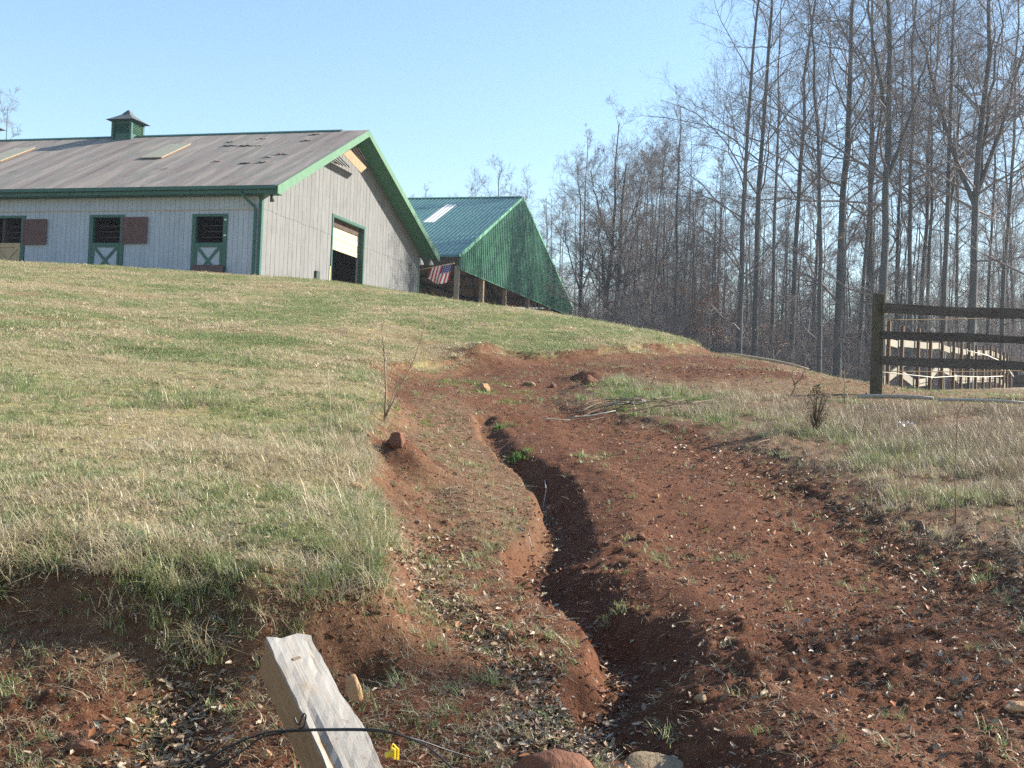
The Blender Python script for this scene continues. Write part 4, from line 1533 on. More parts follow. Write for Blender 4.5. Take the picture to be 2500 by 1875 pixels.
# main trees of the wood edge, each grown on its own: px at base, trunk px width, distance, tree spec
MAIN = [
    (1807, 13, 66, dict(H=33.0, clear=0.32, nlimb=20, lean=(-0.012, 0), low=5, limbs=((0.19, -.9, 0, .42, 6.5, .26), (0.27, -.85, .1, .6, 7.0, .26), (0.32, -.8, 0, .7, 7.5, .26), (0.13, -.95, .1, .25, 5.5, .2))),
     'tall straight bare tree at the left end of the near wood, with limbs reaching left'),
    (1845, 15, 70, dict(H=35.6, clear=0.30, nlimb=24, lean=(-0.004, 0)), 'tall bare tree just right of the leftmost near trunk'),
    (1929, 14, 75, dict(H=35.6, clear=0.35, nlimb=22, lean=(0.004, 0)), 'slim straight bare tree above the right end of the log'),
    (2003, 12, 69, dict(H=31.7, clear=0.35, nlimb=20, lean=(-0.022, 0), low=3), 'thin bare tree leaning left, midway between log and fence post'),
    (2045, 21, 72, dict(H=37.0, clear=0.32, nlimb=24, lean=(0.004, 0), low=3), 'stout straight bare tree left of the fence end post'),
    (2094, 11, 78, dict(H=33.0, clear=0.35, nlimb=18, lean=(0.010, 0)), 'slender bare tree directly left of the fence end post'),
    (2152, 22, 66, dict(H=34.3, clear=0.38, nlimb=22, lean=(-0.012, 0), fork=((0.50, -0.16, 0.1, 11), (0.40, 0.30, 0.0, 9)), limbs=((0.40, -.85, -.15, .50, 10.5, .30), (0.36, -.92, .1, .36, 10.0, .24), (0.20, -.97, -.1, .16, 8.0, .22), (0.52, -.7, .1, .7, 8.0, .24), (0.46, .8, .2, .5, 7, .2))),
     'large dark bare tree behind the fence end post, with long limbs sweeping left'),
    (2222, 13, 75, dict(H=35.6, clear=0.30, nlimb=20, lean=(-0.018, 0)), 'bare tree behind the second paddock post, left of a close pair'),
    (2240, 12, 81, dict(H=37.0, clear=0.32, nlimb=20, lean=(-0.002, 0)), 'straight bare tree, right one of a close pair behind the fence'),
    (2300, 15, 70, dict(H=35.6, clear=0.36, nlimb=22, lean=(0.0, 0), fork=((0.33, 0.12, 0.1, 12),)), 'bare forked tree above the middle of the near fence rails'),
    (2368, 21, 68, dict(H=35.6, clear=0.30, nlimb=22, lean=(0.004, 0), fork=((0.36, -0.34, 0.0, 14), (0.37, 0.14, 0.1, 14), (0.38, 0.30, 0.05, 13)), limbs=((0.27, .9, -.2, .22, 6, .22),)),
     'big dark tree splitting into several upright limbs at the right'),
    (2447, 12, 75, dict(H=34.3, clear=0.34, nlimb=22, lean=(0.004, 0), low=3), 'bare tree near the right edge with a spreading crown'),
    (2520, 16, 66, dict(H=35.6, clear=0.34, nlimb=22, lean=(-0.03, 0), low=2), 'bare tree at the far right edge of the wood, leaning inwards'),
    (1474, 14, 90, dict(H=20.5, clear=0.30, nlimb=22, lean=(0.0, 0), fork=((0.50, 0.42, 0.1, 7), (0.52, -0.32, 0.1, 6.5)), limb_len=0.28), 'tall bare tree with an upright crown right of the green arena'),
    (1500, 20, 88, dict(H=17, clear=0.30, nlimb=20, lean=(0.02, 0), fork=((0.12, 0.42, 0.0, 11.5), (0.2, 0.14, 0.05, 13), (0.16, -0.18, 0.0, 10)), limb_len=0.26), 'many-stemmed bare tree fanning out from low down, right of the arena'),
    (1413, 9, 100, dict(H=19.0, clear=0.30, nlimb=18, lean=(0.0, 0), fork=((0.4, 0.3, 0, 8), (0.42, -0.3, 0, 7)), limb_len=0.28), 'small bare tree closest to the right corner of the arena'),
    (1648, 11, 80, dict(H=20.2, clear=0.28, nlimb=22, lean=(-0.01, 0), low=4, limb_len=0.28), 'bare tree in the dip between the arena trees and the tall wood'),
    (1585, 9, 86, dict(H=19.0, clear=0.28, nlimb=20, lean=(0.03, 0), low=4, limb_len=0.26), 'thin bare tree leaning right in the gap beside the many-stemmed tree'),
]
PROTO = []
for i, (px, wpx, d, spec, lab) in enumerate(MAIN):
    r0 = wpx * 0.5 * d / FPX * 1.15
    me = make_tree(100 + i, r0=r0, **spec)
    x = xat(px, d)
    plant_tree(me, x, d, lab, 'bare trees of the wood edge', rz=0.0)
    PROTO.append((me, spec['H']))

rng = np.random.default_rng(70)
for k, px in enumerate((1885, 1984, 2120, 2185, 2262, 2335, 2410, 2480)):
    d = rng.uniform(76, 96)
    pm_, pH = PROTO[(1, 2, 4, 7, 8, 11, 3, 5)[k % 8]]
    plant_tree(pm_, xat(px, d), d, ('first', 'second', 'third', 'fourth', 'fifth', 'sixth', 'seventh', 'eighth')[k] + ' tall second-row trunk from the left in the wood', 'second row of tall trees', rz=rng.uniform(1, 6), s=rng.uniform(0.85, 1.0) * (0.8 if px < 1800 else 1))

# thinner trees standing deeper in the wood, grown from six kinds
KINDS_ = []
for i in range(6):
    KINDS_.append(make_tree(300 + i, H=20 + 1.2 * i, r0=0.13 + 0.012 * i, lean=(random.uniform(-.02, .02), random.uniform(-.02, .02)), clear=0.22 + 0.06 * (i % 3), nlimb=20, low=3, limb_len=0.22, tw=4))
rng = np.random.default_rng(77)
spots = []
for px in np.linspace(1330, 1760, 20):
    d = rng.uniform(92, 135)
    spots.append((px + rng.uniform(-12, 12), d, (0.205 if 1400 < px < 1680 else 0.175) * d * rng.uniform(0.8, 1.08)))
for px in np.linspace(1540, 2560, 118):
    d = rng.uniform(78, 130)
    spots.append((px + rng.uniform(-14, 14), d, 0.20 * d * rng.uniform(0.65, 1.12)))
for px in np.linspace(1640, 2560, 40):
    d = rng.uniform(70, 84)
    spots.append((px + rng.uniform(-14, 14), d, 0.13 * d * rng.uniform(0.7, 1.2)))
ANCH = [(1395, 'right corner of the arena'), (1500, 'many-stemmed tree'), (1648, 'tree in the dip'), (1807, 'leftmost tall near trunk'), (1845, 'second tall near trunk'), (1929, 'slim trunk above the log'),
        (2003, 'left-leaning thin tree'), (2045, 'stout straight tree'), (2094, 'slender trunk by the end post'), (2152, 'large tree behind the end post'), (2240, 'close pair of trunks'),
        (2300, 'forked tree'), (2368, 'big many-limbed tree'), (2447, 'spreading tree near the edge')]
ORD = 'first second third fourth fifth sixth seventh eighth ninth tenth eleventh twelfth thirteenth fourteenth fifteenth sixteenth seventeenth eighteenth nineteenth twentieth'.split()


def ordinal_labels(pxs, what):
    out = {}
    cnt = {}
    for i in sorted(range(len(pxs)), key=lambda q: pxs[q]):
        a_ = [nm for p_, nm in ANCH if p_ <= pxs[i]] or ['peak of the arena']
        c_ = cnt[a_[-1]] = cnt.get(a_[-1], 0) + 1
        out[i] = f'{ORD[min(c_, 20) - 1]} {what} right of the {a_[-1]}'
    return out


glab = {}
for g, a0, a1, what in ((1, 0, 20, 'slight distant-stand tree'), (0, 20, 138, 'thin bare background tree'), (2, 138, len(spots), 'short slender understorey tree')):
    for i, lb_ in ordinal_labels([q[0] for q in spots[a0:a1]], what).items():
        glab[a0 + i] = lb_
for i, (px, d, s) in enumerate(spots):
    g = 1 if i < 20 else (0 if i < 138 else 2)
    x = xat(px, d)
    ki = int(rng.integers(6))
    s = s / (20 + 1.2 * ki)
    plant_tree(KINDS_[ki], x, d, glab[i], ('thin trees deep in the wood', 'distant stand beside the arena', 'slender understorey trees')[g], rz=rng.uniform(0, 6.28), s=s,
               tilt=(rng.normal(0, 0.025), rng.normal(0, 0.03)))
# crowns showing over the roofs
for (px, d, s, lab) in ((-25, 80, 0.80, 'bare crown at the left edge behind the barn roof'), (195, 100, 0.74, 'faint bare treetop left of the cupola, over the barn ridge'), (225, 104, 0.78, 'faint bare treetop nearest the cupola, over the barn ridge'),
                        (262, 108, 0.74, 'tiny bare treetop hidden mostly by the cupola'),
                        (580, 100, 0.76, 'low bare treetop over the middle of the barn ridge'), (620, 104, 0.76, 'low bare treetop over the right part of the barn ridge'),
                        (985, 110, 0.80, 'bare treetop right beside the barn gable, above the arena roof'), (1030, 118, 0.82, 'small bare crown second from the barn gable above the arena roof'),
                        (1140, 120, 0.80, 'thin bare crown above the left part of the arena ridge'), (1245, 128, 0.80, 'low bare crown above the peak of the arena'), (1330, 130, 0.85, 'bare crown behind the right slope of the arena gable'),
                        (1360, 112, 0.72, 'bare tree tight against the right slope of the arena gable')):
    x = xat(px, d)
    plant_tree(KINDS_[int(rng.integers(6))], x, d, lab, 'treetops behind the roofs', rz=rng.uniform(0, 6.28), s=s)
me = make_tree(401, H=22, r0=0.22, clear=0.35, nlimb=24, fork=((0.45, 0.35, 0, 10), (0.48, -0.3, 0, 9)), limb_len=0.26)
plant_tree(me, xat(1200, 118), 118, 'largest bare crown above the arena ridge', 'treetops behind the roofs')

# trees that stand just right of the view and dapple the near slope
for k, (x, y, s, ki) in enumerate(((11.8, 7.9, 0.33, 1), (13.2, 9.0, 0.38, 3), (14.4, 8.4, 0.38, 0))):
    plant_tree(KINDS_[ki], x, y, ('short bare tree beside the lane, nearest to the dirt', 'short bare tree beside the lane, farthest up the slope', 'short bare tree beside the lane, farthest from the dirt')[k], 'trees beside the lane', rz=1.3 * k, s=s)
# ------------------------------------------------------------------ scattered ground cover (geometry nodes on point meshes)
def scatter(name, P, variant, rot, scl, protos, label, cat=None):
    col = bpy.data.collections.new(name + '_kinds')          # not linked to the scene: only the source of the copies
    for i, me in enumerate(protos):
        o = bpy.data.objects.new(f'{name}_kind_{i:02d}', me)
        col.objects.link(o)
    me = bpy.data.meshes.new(name)
    P = np.ascontiguousarray(P, dtype=np.float32)
    me.vertices.add(len(P))
    me.vertices.foreach_set('co', P.ravel())
    a = me.attributes.new('variant', 'INT', 'POINT')
    a.data.foreach_set('value', np.ascontiguousarray(variant, dtype=np.int32))
    a = me.attributes.new('rot', 'FLOAT_VECTOR', 'POINT')
    a.data.foreach_set('vector', np.ascontiguousarray(rot, dtype=np.float32).ravel())
    a = me.attributes.new('scl', 'FLOAT_VECTOR', 'POINT')
    scl = np.asarray(scl, dtype=np.float32)
    if scl.ndim == 1:
        scl = np.repeat(scl[:, None], 3, 1)
    a.data.foreach_set('vector', np.ascontiguousarray(scl).ravel())
    o = link(name, me)
    tag(o, label, cat, None, 'stuff')
    ng = bpy.data.node_groups.new(name + '_scatter', 'GeometryNodeTree')
    ng.interface.new_socket('Geometry', in_out='INPUT', socket_type='NodeSocketGeometry')
    ng.interface.new_socket('Geometry', in_out='OUTPUT', socket_type='NodeSocketGeometry')
    gi = ng.nodes.new('NodeGroupInput')
    go = ng.nodes.new('NodeGroupOutput')
    ip = ng.nodes.new('GeometryNodeInstanceOnPoints')
    ci = ng.nodes.new('GeometryNodeCollectionInfo')
    ci.inputs[0].default_value = col
    ci.inputs[1].default_value = True
    ci.inputs[2].default_value = True

    def na(nm, ty):
        nd = ng.nodes.new('GeometryNodeInputNamedAttribute')
        nd.data_type = ty
        nd.inputs[0].default_value = nm
        return nd.outputs[0]
    ng.links.new(gi.outputs[0], ip.inputs['Points'])
    ng.links.new(ci.outputs[0], ip.inputs['Instance'])
    ip.inputs['Pick Instance'].default_value = True
    ng.links.new(na('variant', 'INT'), ip.inputs['Instance Index'])
    ng.links.new(na('rot', 'FLOAT_VECTOR'), ip.inputs['Rotation'])
    ng.links.new(na('scl', 'FLOAT_VECTOR'), ip.inputs['Scale'])
    ng.links.new(ip.outputs[0], go.inputs[0])
    md = o.modifiers.new('scatter', 'NODES')
    md.node_group = ng
    return o


def blade_mat(name, c0, c1, tip, trans=0.35):
    t = NT(name)
    r = t.rand()
    col = t.ramp(r, [(0.0, c0), (0.75, c1), (1.0, tip)])
    nz = t.noise(30, 2, 0.5)
    col = t.mix(t.math('MULTIPLY', nz, 0.35), col, tip)
    t.color(col)
    t.b.inputs['Roughness'].default_value = 0.45
    t.b.inputs['Specular IOR Level'].default_value = 0.5
    tr = t.n('ShaderNodeBsdfTranslucent')
    t.l(col, tr.inputs[0])
    mx = t.n('ShaderNodeMixShader')
    mx.inputs[0].default_value = trans
    t.l(t.b.outputs[0], mx.inputs[1])
    t.l(tr.outputs[0], mx.inputs[2])
    t.l(mx.outputs[0], t.out.inputs[0])
    return t.m


M_GRASS = blade_mat('green_grass_blade', (0.125, 0.180, 0.058), (0.205, 0.25, 0.095), (0.36, 0.36, 0.19))
M_STRAW = blade_mat('straw_grass_blade', (0.32, 0.255, 0.15), (0.46, 0.385, 0.24), (0.58, 0.51, 0.36))
M_GREY = blade_mat('grey_brown_weed', (0.145, 0.105, 0.070), (0.235, 0.18, 0.122), (0.35, 0.28, 0.195), 0.2)
M_LIME = blade_mat('fresh_green_blade', (0.09, 0.19, 0.025), (0.14, 0.26, 0.04), (0.2, 0.3, 0.07))


def tuft(rng, n, hlo, hhi, wid, spread, bend, flat=0.0, mat=None):
    V, F = [], []
    for _ in range(n):
        h = rng.uniform(hlo, hhi)
        a = rng.uniform(0, 6.283)
        r = spread * math.sqrt(rng.uniform())
        bx, by = r * math.cos(rng.uniform(0, 6.28)), r * math.sin(rng.uniform(0, 6.28))
        w = wid * rng.uniform(0.6, 1.2)
        lean = rng.normal(0.35, 0.25) + flat
        kb = bend * rng.uniform(0.4, 1.6)
        dx, dy = math.cos(a), math.sin(a)
        sx, sy = -dy * w / 2, dx * w / 2
        b = len(V)
        x = y = 0.0
        z = -0.008
        ang = lean
        seg = 4
        for k in range(seg):
            ww = 1 - 0.22 * k
            px, py = bx + dx * x, by + dy * x
            V += [(px - sx * ww, py - sy * ww, z), (px + sx * ww, py + sy * ww, z)]
            x += math.sin(ang) * h / seg
            z = max(z + math.cos(ang) * h / seg, 0.004)
            ang = min(ang + kb, 1.75)
        V.append((bx + dx * x, by + dy * x, z))
        for k in range(seg - 1):
            F.append((b + 2 * k, b + 2 * k + 1, b + 2 * k + 3, b + 2 * k + 2))
        F.append((b + 2 * seg - 2, b + 2 * seg - 1, b + 2 * seg))
    return mesh_from('tuft', V, F, [mat])


def sample(n, xlo, xhi, ylo, yhi, rng, power=1.6):
    """more points close by: density ~ y**-power inside a widening strip"""
    u = rng.random(n)
    p = 2.0 - power
    y = (ylo ** p + u * (yhi ** p - ylo ** p)) ** (1 / p)
    x = y * rng.uniform(xlo, xhi, n)
    return x, y


def ground_points(x, y):
    return np.stack([x, y, TH(x, y)], -1)


def rot_z(n, rng, tilt=0.15):
    return np.stack([rng.normal(0, tilt, n), rng.normal(0, tilt, n), rng.uniform(0, 6.283, n)], -1)


rg = np.random.default_rng(21)
# ---------- lawn
lawn_pro = []
for i in range(4):      # 0-3 short green
    lawn_pro.append(tuft(rg, 14, 0.03, 0.075, 0.0058, 0.045, 0.28, 0.1, M_GRASS))
for i in range(4):      # 4-7 short straw
    lawn_pro.append(tuft(rg, 14, 0.03, 0.085, 0.0052, 0.05, 0.35, 0.35, M_STRAW))
for i in range(2):      # 8-9 long green tussock
    lawn_pro.append(tuft(rg, 26, 0.10, 0.22, 0.0062, 0.05, 0.26, 0.1, M_GRASS))
for i in range(2):      # 10-11 long straw, flopped
    lawn_pro.append(tuft(rg, 22, 0.12, 0.28, 0.0054, 0.06, 0.36, 0.4, M_STRAW))
for i in range(2):      # 12-13 wide far clumps, green
    lawn_pro.append(tuft(rg, 40, 0.03, 0.07, 0.008, 0.16, 0.25, 0.15, M_GRASS))
for i in range(2):      # 14-15 wide far clumps, straw
    lawn_pro.append(tuft(rg, 40, 0.03, 0.07, 0.008, 0.16, 0.3, 0.3, M_STRAW))
x, y = sample(150000, -0.62, 0.22, 5.0, 46, rg, 1.35)
s = sdist(x, y, LAWN) + 0.18 * fbm(x * 2.2, y * 2.2, 3, 81)
bare = fbm(x * 0.8, y * 0.8, 4, 91)
keep = (s > -0.06) & (rg.random(len(x)) < np.where((s < 0.6) & (y < 9), 0.9, 0.22) + 0.78 * sstep(-0.45, -0.15, bare + 0.25 * fbm(x * 4, y * 4, 2, 89)))
x, y, s = x[keep], y[keep], s[keep]
gn = 0.8 * fbm(x * 0.42, y * 0.42, 4, 92) + 0.35 * fbm(x * 1.1, y * 1.1, 3, 90) + 0.5 * fbm(x * 2.6, y * 2.6, 2, 93)
pg = 1 / (1 + np.exp(-(gn * 7 - 0.9)))
green = rg.random(len(x)) < pg
far = y > 15
v = np.where(green, rg.integers(0, 4, len(x)), rg.integers(4, 8, len(x)))
v = np.where(far & green, rg.integers(12, 14, len(x)), v)
v = np.where(far & ~green, rg.integers(14, 16, len(x)), v)
tus = (~far) & (rg.random(len(x)) < np.where(fbm(x * 1.1, y * 1.1, 3, 94) > 0.2, 0.08, 0.008))
v = np.where(tus & green, rg.integers(8, 10, len(x)), v)
v = np.where(tus & ~green, rg.integers(10, 12, len(x)), v)
rim = (s < 0.30) & (y < 12) & (rg.random(len(x)) < 0.22)
v = np.where(rim, np.where(green & (rg.random(len(x)) < .6), rg.integers(8, 10, len(x)), rg.integers(10, 12, len(x))), v)
sc = 0.8 * rg.uniform(0.6, 1.4, len(x)) * (1 + 0.5 * np.clip(fbm(x * 1.4, y * 1.4, 3, 88), -0.8, 1))
scatter('lawn_grass', ground_points(x, y), v, rot_z(len(x), rg), sc, lawn_pro, 'patchy green and straw winter lawn on the hillside', 'grass')

# ---------- verge weeds at the right
weed_pro = []
for i in range(4):      # 0-3 grey upright stalks
    weed_pro.append(tuft(rg, 14, 0.07, 0.20, 0.0035, 0.07, 0.10, -0.05, M_GREY))
for i in range(2):      # 4-5 tan clumps
    weed_pro.append(tuft(rg, 26, 0.06, 0.18, 0.004, 0.08, 0.22, 0.2, M_STRAW))
for i in range(2):      # 6-7 green clumps
    weed_pro.append(tuft(rg, 28, 0.06, 0.18, 0.005, 0.08, 0.24, 0.1, M_GRASS))
for i in range(2):      # 8-9 fresh green low
    weed_pro.append(tuft(rg, 24, 0.03, 0.08, 0.008, 0.08, 0.3, 0.3, M_LIME))
x, y = sample(95000, 0.02, 0.98, 6.2, 19, rg, 1.3)
s = sdist(x, y, VERGE) + 0.30 * fbm(x * 2.2, y * 2.2, 3, 81)
cl_ = fbm(x * 1.8, y * 1.8, 3, 87)
keep = (s > -0.10) & (rg.random(len(x)) < (sstep(-0.1, 1.4, s) * 0.9 + 0.05) * (0.18 + 0.82 * sstep(-0.28, 0.22, cl_)))
x, y, s = x[keep], y[keep], s[keep]
v = rg.integers(0, 4, len(x))
q = rg.random(len(x))
nn_ = fbm(x * 0.8, y * 0.8, 3, 95)
v = np.where((q < 0.25 + 0.5 * np.clip(nn_, 0, 1)), rg.integers(4, 6, len(x)), v)
gp = np.zeros(len(x))
for px, py, rr in [(1460, 958, 1.1), (1540, 985, 1.2), (1500, 1015, 1.0), (1640, 990, 1.0), (1780, 1075, .9), (1900, 1100, .8), (2000, 1100, .6), (2080, 1000, .7), (2170, 1150, .7), (1850, 1060, .6), (2300, 1270, .5), (2450, 1300, .5)]:
    cx_, cy_ = spot(px, py)
    gp = np.maximum(gp, np.exp(-((x - cx_) ** 2 + ((y - cy_) * 0.8) ** 2) / rr ** 2))
gsel = rg.random(len(x)) < gp * np.where((x < 2.6) & (y > 12.5), 0.9, 0.4)
v = np.where(gsel, np.where((y > 12.5) & (rg.random(len(x)) < 0.6), rg.integers(8, 10, len(x)), rg.integers(6, 8, len(x))), v)
scatter('dry_weeds', ground_points(x, y), v, rot_z(len(x), rg, 0.18), 0.75 * rg.uniform(0.5, 1.3, len(x)) * (1 + 0.5 * fbm(x * 1.8, y * 1.8, 3, 87)), weed_pro, 'dry grey weeds and green tufts on the right-hand verge', 'weeds')

# ---------- thin dead grass and small green tufts on the soil
soil_pro = [tuft(rg, 5, 0.05, 0.14, 0.003, 0.03, 0.45, 0.9, M_STRAW) for _ in range(3)] + [tuft(rg, 16, 0.04, 0.10, 0.005, 0.05, 0.3, 0.2, M_GRASS) for _ in range(2)] + \
           [tuft(rg, 16, 0.04, 0.10, 0.007, 0.06, 0.3, 0.3, M_LIME) for _ in range(2)]
x, y = sample(90000, -0.5, 0.55, 4.0, 30, rg, 1.5)
sL, sV = sdist(x, y, LAWN), sdist(x, y, VERGE)
dg, pg_, side_ = seg_dist(x, y, GULLY)
slope_zone = np.exp(-np.maximum(-sL - 0.1, 0) / 0.55) * 0.85
lane = 0.05 + 0.10 * (fbm(x * 1.5, y * 1.5, 3, 96) > 0.25)
left_slope = ((side_ < 0) & (y < 14)) * 0.6
trk = (y > 14.5) * 0.45 + 0.5 * (x > 4) * (y > 13)
pr = np.maximum.reduce([slope_zone, lane, left_slope, trk, 0.5 * np.exp(-np.maximum(-sV, 0) / 0.5)])
pr = np.maximum(pr, 0.95 * sstep(-0.3, 0.3, sdist(x, y, SLOPE)))
pr *= (dg > 0.20)
mx_, my_ = spot(975, 1130)
keep = (sL < 0.05) & (sV < 0.05) & (rg.random(len(x)) < pr) & (np.hypot(x - mx_, y - my_) > 0.4)
x, y = x[keep], y[keep]
v = rg.integers(0, 3, len(x))
gsel = rg.random(len(x)) < 0.07 + 0.25 * (fbm(x * 1.2, y * 1.2, 3, 97) > 0.35)
v = np.where(gsel, rg.integers(3, 5, len(x)), v)
extra = []
for px, py, n, rr in [(1260, 985, 14, .14), (1230, 1030, 12, .08), (1275, 1090, 22, .07), (1165, 1130, 10, .05), (1180, 935, 24, .25), (1150, 955, 16, .25), (1120, 935, 14, .3), (1420, 1120, 10, .06), (1290, 960, 12, .2),
                      (1080, 1440, 8, .05), (1060, 1490, 8, .05), (955, 1500, 8, .04), (1190, 1620, 8, .04), (1000, 1005, 14, .3), (1500, 1465, 10, .06), (1590, 1370, 10, .05), (2035, 975, 25, .5)]:
    cx_, cy_ = spot(px, py)
    for _ in range(n):
        extra.append((cx_ + rg.normal(0, rr), cy_ + rg.normal(0, rr), 5 + int(rg.integers(2)) if py < 1100 else 3 + int(rg.integers(2))))
extra = np.array(extra)
x = np.concatenate([x, extra[:, 0]])
y = np.concatenate([y, extra[:, 1]])
v = np.concatenate([v, extra[:, 2].astype(int)])
scatter('sparse_dead_grass', ground_points(x, y), v, rot_z(len(x), rg, 0.2), rg.uniform(0.6, 1.3, len(x)), soil_pro, 'sparse dead grass and small green tufts on the red soil', 'grass')

# ---------- fallen leaves
def leaf_mesh(rng, mat):
    n = 5
    V, F = [], []
    L, W = 1.0, rng.uniform(0.32, 0.55)
    curl, roll = rng.uniform(-1.2, 1.6), rng.uniform(0.3, 1.3)
    for i in range(n + 1):
        t_ = i / n
        w = W * math.sin(math.pi * min(1, t_ * 0.92 + 0.04)) ** 0.7 * (1 + 0.35 * math.sin(i * 2.6 + rng.uniform(0, 2)))
        cx = (t_ - 0.5) * L
        cz = 0.10 + 0.12 * curl * (t_ - 0.5) ** 2 * 2
        for j, s_ in enumerate((-1, -0.4, 0.4, 1)):
            V.append((cx + rng.normal(0, 0.03), s_ * w * 0.5, cz + roll * 0.22 * (s_ * s_) * (w + 0.2) + rng.normal(0, 0.025)))
    for i in range(n):
        for j in range(3):
            a = i * 4 + j
            F.append((a, a + 1, a + 5, a + 4))
    return mesh_from('leaf', V, F, [mat], True)


def leaf_mat(name, stops, trans=0.25):
    t = NT(name)
    r = t.rand()
    col = t.ramp(r, stops)
    nz = t.noise(4, 3, 0.6)
    col = t.mix(t.math('MULTIPLY', nz, 0.4), col, (0.12, 0.075, 0.045))
    t.color(col)
    t.b.inputs['Roughness'].default_value = 0.55
    t.b.inputs['Specular IOR Level'].default_value = 0.4
    return t.m


M_LEAF = leaf_mat('dry_leaf', [(0.0, (0.15, 0.085, 0.05)), (0.4, (0.25, 0.17, 0.105)), (0.75, (0.32, 0.24, 0.16)), (0.95, (0.44, 0.37, 0.28)), (1.0, (0.38, 0.13, 0.035))])
M_LEAFO = leaf_mat('orange_leaf', [(0.0, (0.36, 0.11, 0.03)), (1.0, (0.45, 0.17, 0.05))])
leaf_pro = [leaf_mesh(rg, M_LEAF) for _ in range(7)] + [leaf_mesh(rg, M_LEAFO)]
LX, LY = [], []


def leaves_line(line, n, w, t0=0.0, t1=1.0):
    ln = np.array(line)
    tt = rg.uniform(t0, t1, n) * (len(ln) - 1)
    i = np.minimum(tt.astype(int), len(ln) - 2)
    f_ = (tt - i)[:, None]
    p = ln[i] * (1 - f_) + ln[i + 1] * f_ + rg.normal(0, w, (n, 2))
    LX.append(p[:, 0])
    LY.append(p[:, 1])


def leaves_blob(px, py, n, rx, ry):
    c_ = spot(px, py)
    LX.append(c_[0] + rg.normal(0, rx, n))
    LY.append(c_[1] + rg.normal(0, ry, n))


leaves_line(GULLY, 800, 0.055, 0.1, 0.9)
leaves_line(RILL, 1500, 0.10, 0.15, 1.0)
leaves_line(HOLLOW, 1100, 0.10, 0.25, 1.0)
leaves_blob(1390, 1745, 1000, 0.15, 0.14)
leaves_blob(1300, 1800, 160, 0.2, 0.1)
leaves_blob(980, 1320, 150, 0.18, 0.35)
leaves_blob(1050, 1430, 160, 0.2, 0.25)
leaves_blob(200, 1840, 90, 0.25, 0.12)
leaves_blob(2150, 1600, 420, 0.75, 0.6)
leaves_blob(1900, 1560, 120, 0.5, 0.25)
leaves_blob(2400, 1500, 300, 0.5, 0.8)
leaves_blob(2350, 1750, 160, 0.5, 0.3)
leaves_blob(1800, 1350, 160, 0.8, 0.8)
leaves_line(plan([(1600, 1080), (1800, 1130), (1950, 1190), (2150, 1300), (2350, 1400), (2520, 1480)]), 1500, 0.35)
leaves_line(BERM, 500, 0.5)
leaves_line(plan([(1000, 930), (1300, 930), (1600, 950)]), 160, 1.0)
leaves_line(plan([(900, 1460), (600, 1480), (200, 1430), (-100, 1430)]), 260, 0.2)
n = 1900
xx, yy = sample(n, -0.45, 0.5, 4.2, 16, rg, 1.5)
LX.append(xx)
LY.append(yy)
x, y = np.concatenate(LX), np.concatenate(LY)
nbig = len(x)
fx, fy = sample(16000, -0.45, 0.5, 4.0, 17, rg, 1.6)
kf = (sdist(fx, fy, LAWN) < 0.1) & (sdist(fx, fy, VERGE) < 0.3) & (rg.random(len(fx)) < 0.35 + 0.9 * fbm(fx * 1.3, fy * 1.3, 3, 99))
x, y = np.concatenate([x, fx[kf]]), np.concatenate([y, fy[kf]])
lsz = 0.016 + 0.040 * rg.random(len(x)) ** 1.5
lsz[nbig:] = rg.uniform(0.007, 0.017, len(x) - nbig)
k = y > 3.6
x, y, lsz = x[k], y[k], lsz[k]
P = ground_points(x, y)
P[:, 2] += rg.uniform(0, 0.012, len(x))
v = np.where(rg.random(len(x)) < 0.05, 7, rg.integers(0, 7, len(x)))
rot = np.stack([rg.normal(0, 0.5, len(x)), rg.normal(0, 0.5, len(x)), rg.uniform(0, 6.28, len(x))], -1)
scatter('leaf_litter', P, v, rot, lsz, leaf_pro, 'curled dry leaves lying in the gully and over the soil', 'leaves')

# ---------- crumbs and pebbles of clay
def clod(rng, mat, sub=1):
    import bmesh
    bm = bmesh.new()
    bmesh.ops.create_icosphere(bm, subdivisions=sub, radius=1.0)
    ph = rng.uniform(0, 6, 6)
    for vv_ in bm.verts:
        c_ = vv_.co
        k_ = 1 + 0.18 * math.sin(2.3 * c_.x + ph[0]) + 0.16 * math.sin(2.9 * c_.y + ph[1]) + 0.14 * math.sin(3.1 * c_.z + ph[2]) + rng.normal(0, 0.07)
        vv_.co = Vector((c_.x * k_, c_.y * k_ * 0.85, c_.z * k_ * 0.65))
    me = bpy.data.meshes.new('clod')
    bm.to_mesh(me)
    bm.free()
    me.materials.append(mat)
    return me


t = NT('clay_crumb')
t.color(t.ramp(t.rand(), [(0.0, (0.085, 0.034, 0.020)), (0.6, (0.15, 0.065, 0.038)), (0.9, (0.20, 0.11, 0.068)), (1.0, (0.33, 0.25, 0.18))]))
t.b.inputs['Roughness'].default_value = 0.95
M_CLOD = t.m
clods = [clod(rg, M_CLOD) for _ in range(6)]
x, y = sample(130000, -0.5, 0.55, 3.9, 24, rg, 1.75)
sL, sV = sdist(x, y, LAWN), sdist(x, y, VERGE)
dn = fbm(x * 1.6, y * 1.6, 3, 98)
keep = (sL < -0.02) & (sV < 0.0) & (rg.random(len(x)) < 0.45 + 0.6 * dn)
x, y = x[keep], y[keep]
P = ground_points(x, y)
sz = 0.0028 + 0.010 * rg.random(len(x)) ** 4 + 0.020 * rg.random(len(x)) * (rg.random(len(x)) < 0.012)
scatter('clay_crumbs', P, rg.integers(0, 6, len(x)), rot_z(len(x), rg, 0.8), sz * (1 + 0.02 * y), clods, 'loose crumbs of red clay on the bare soil', 'soil')

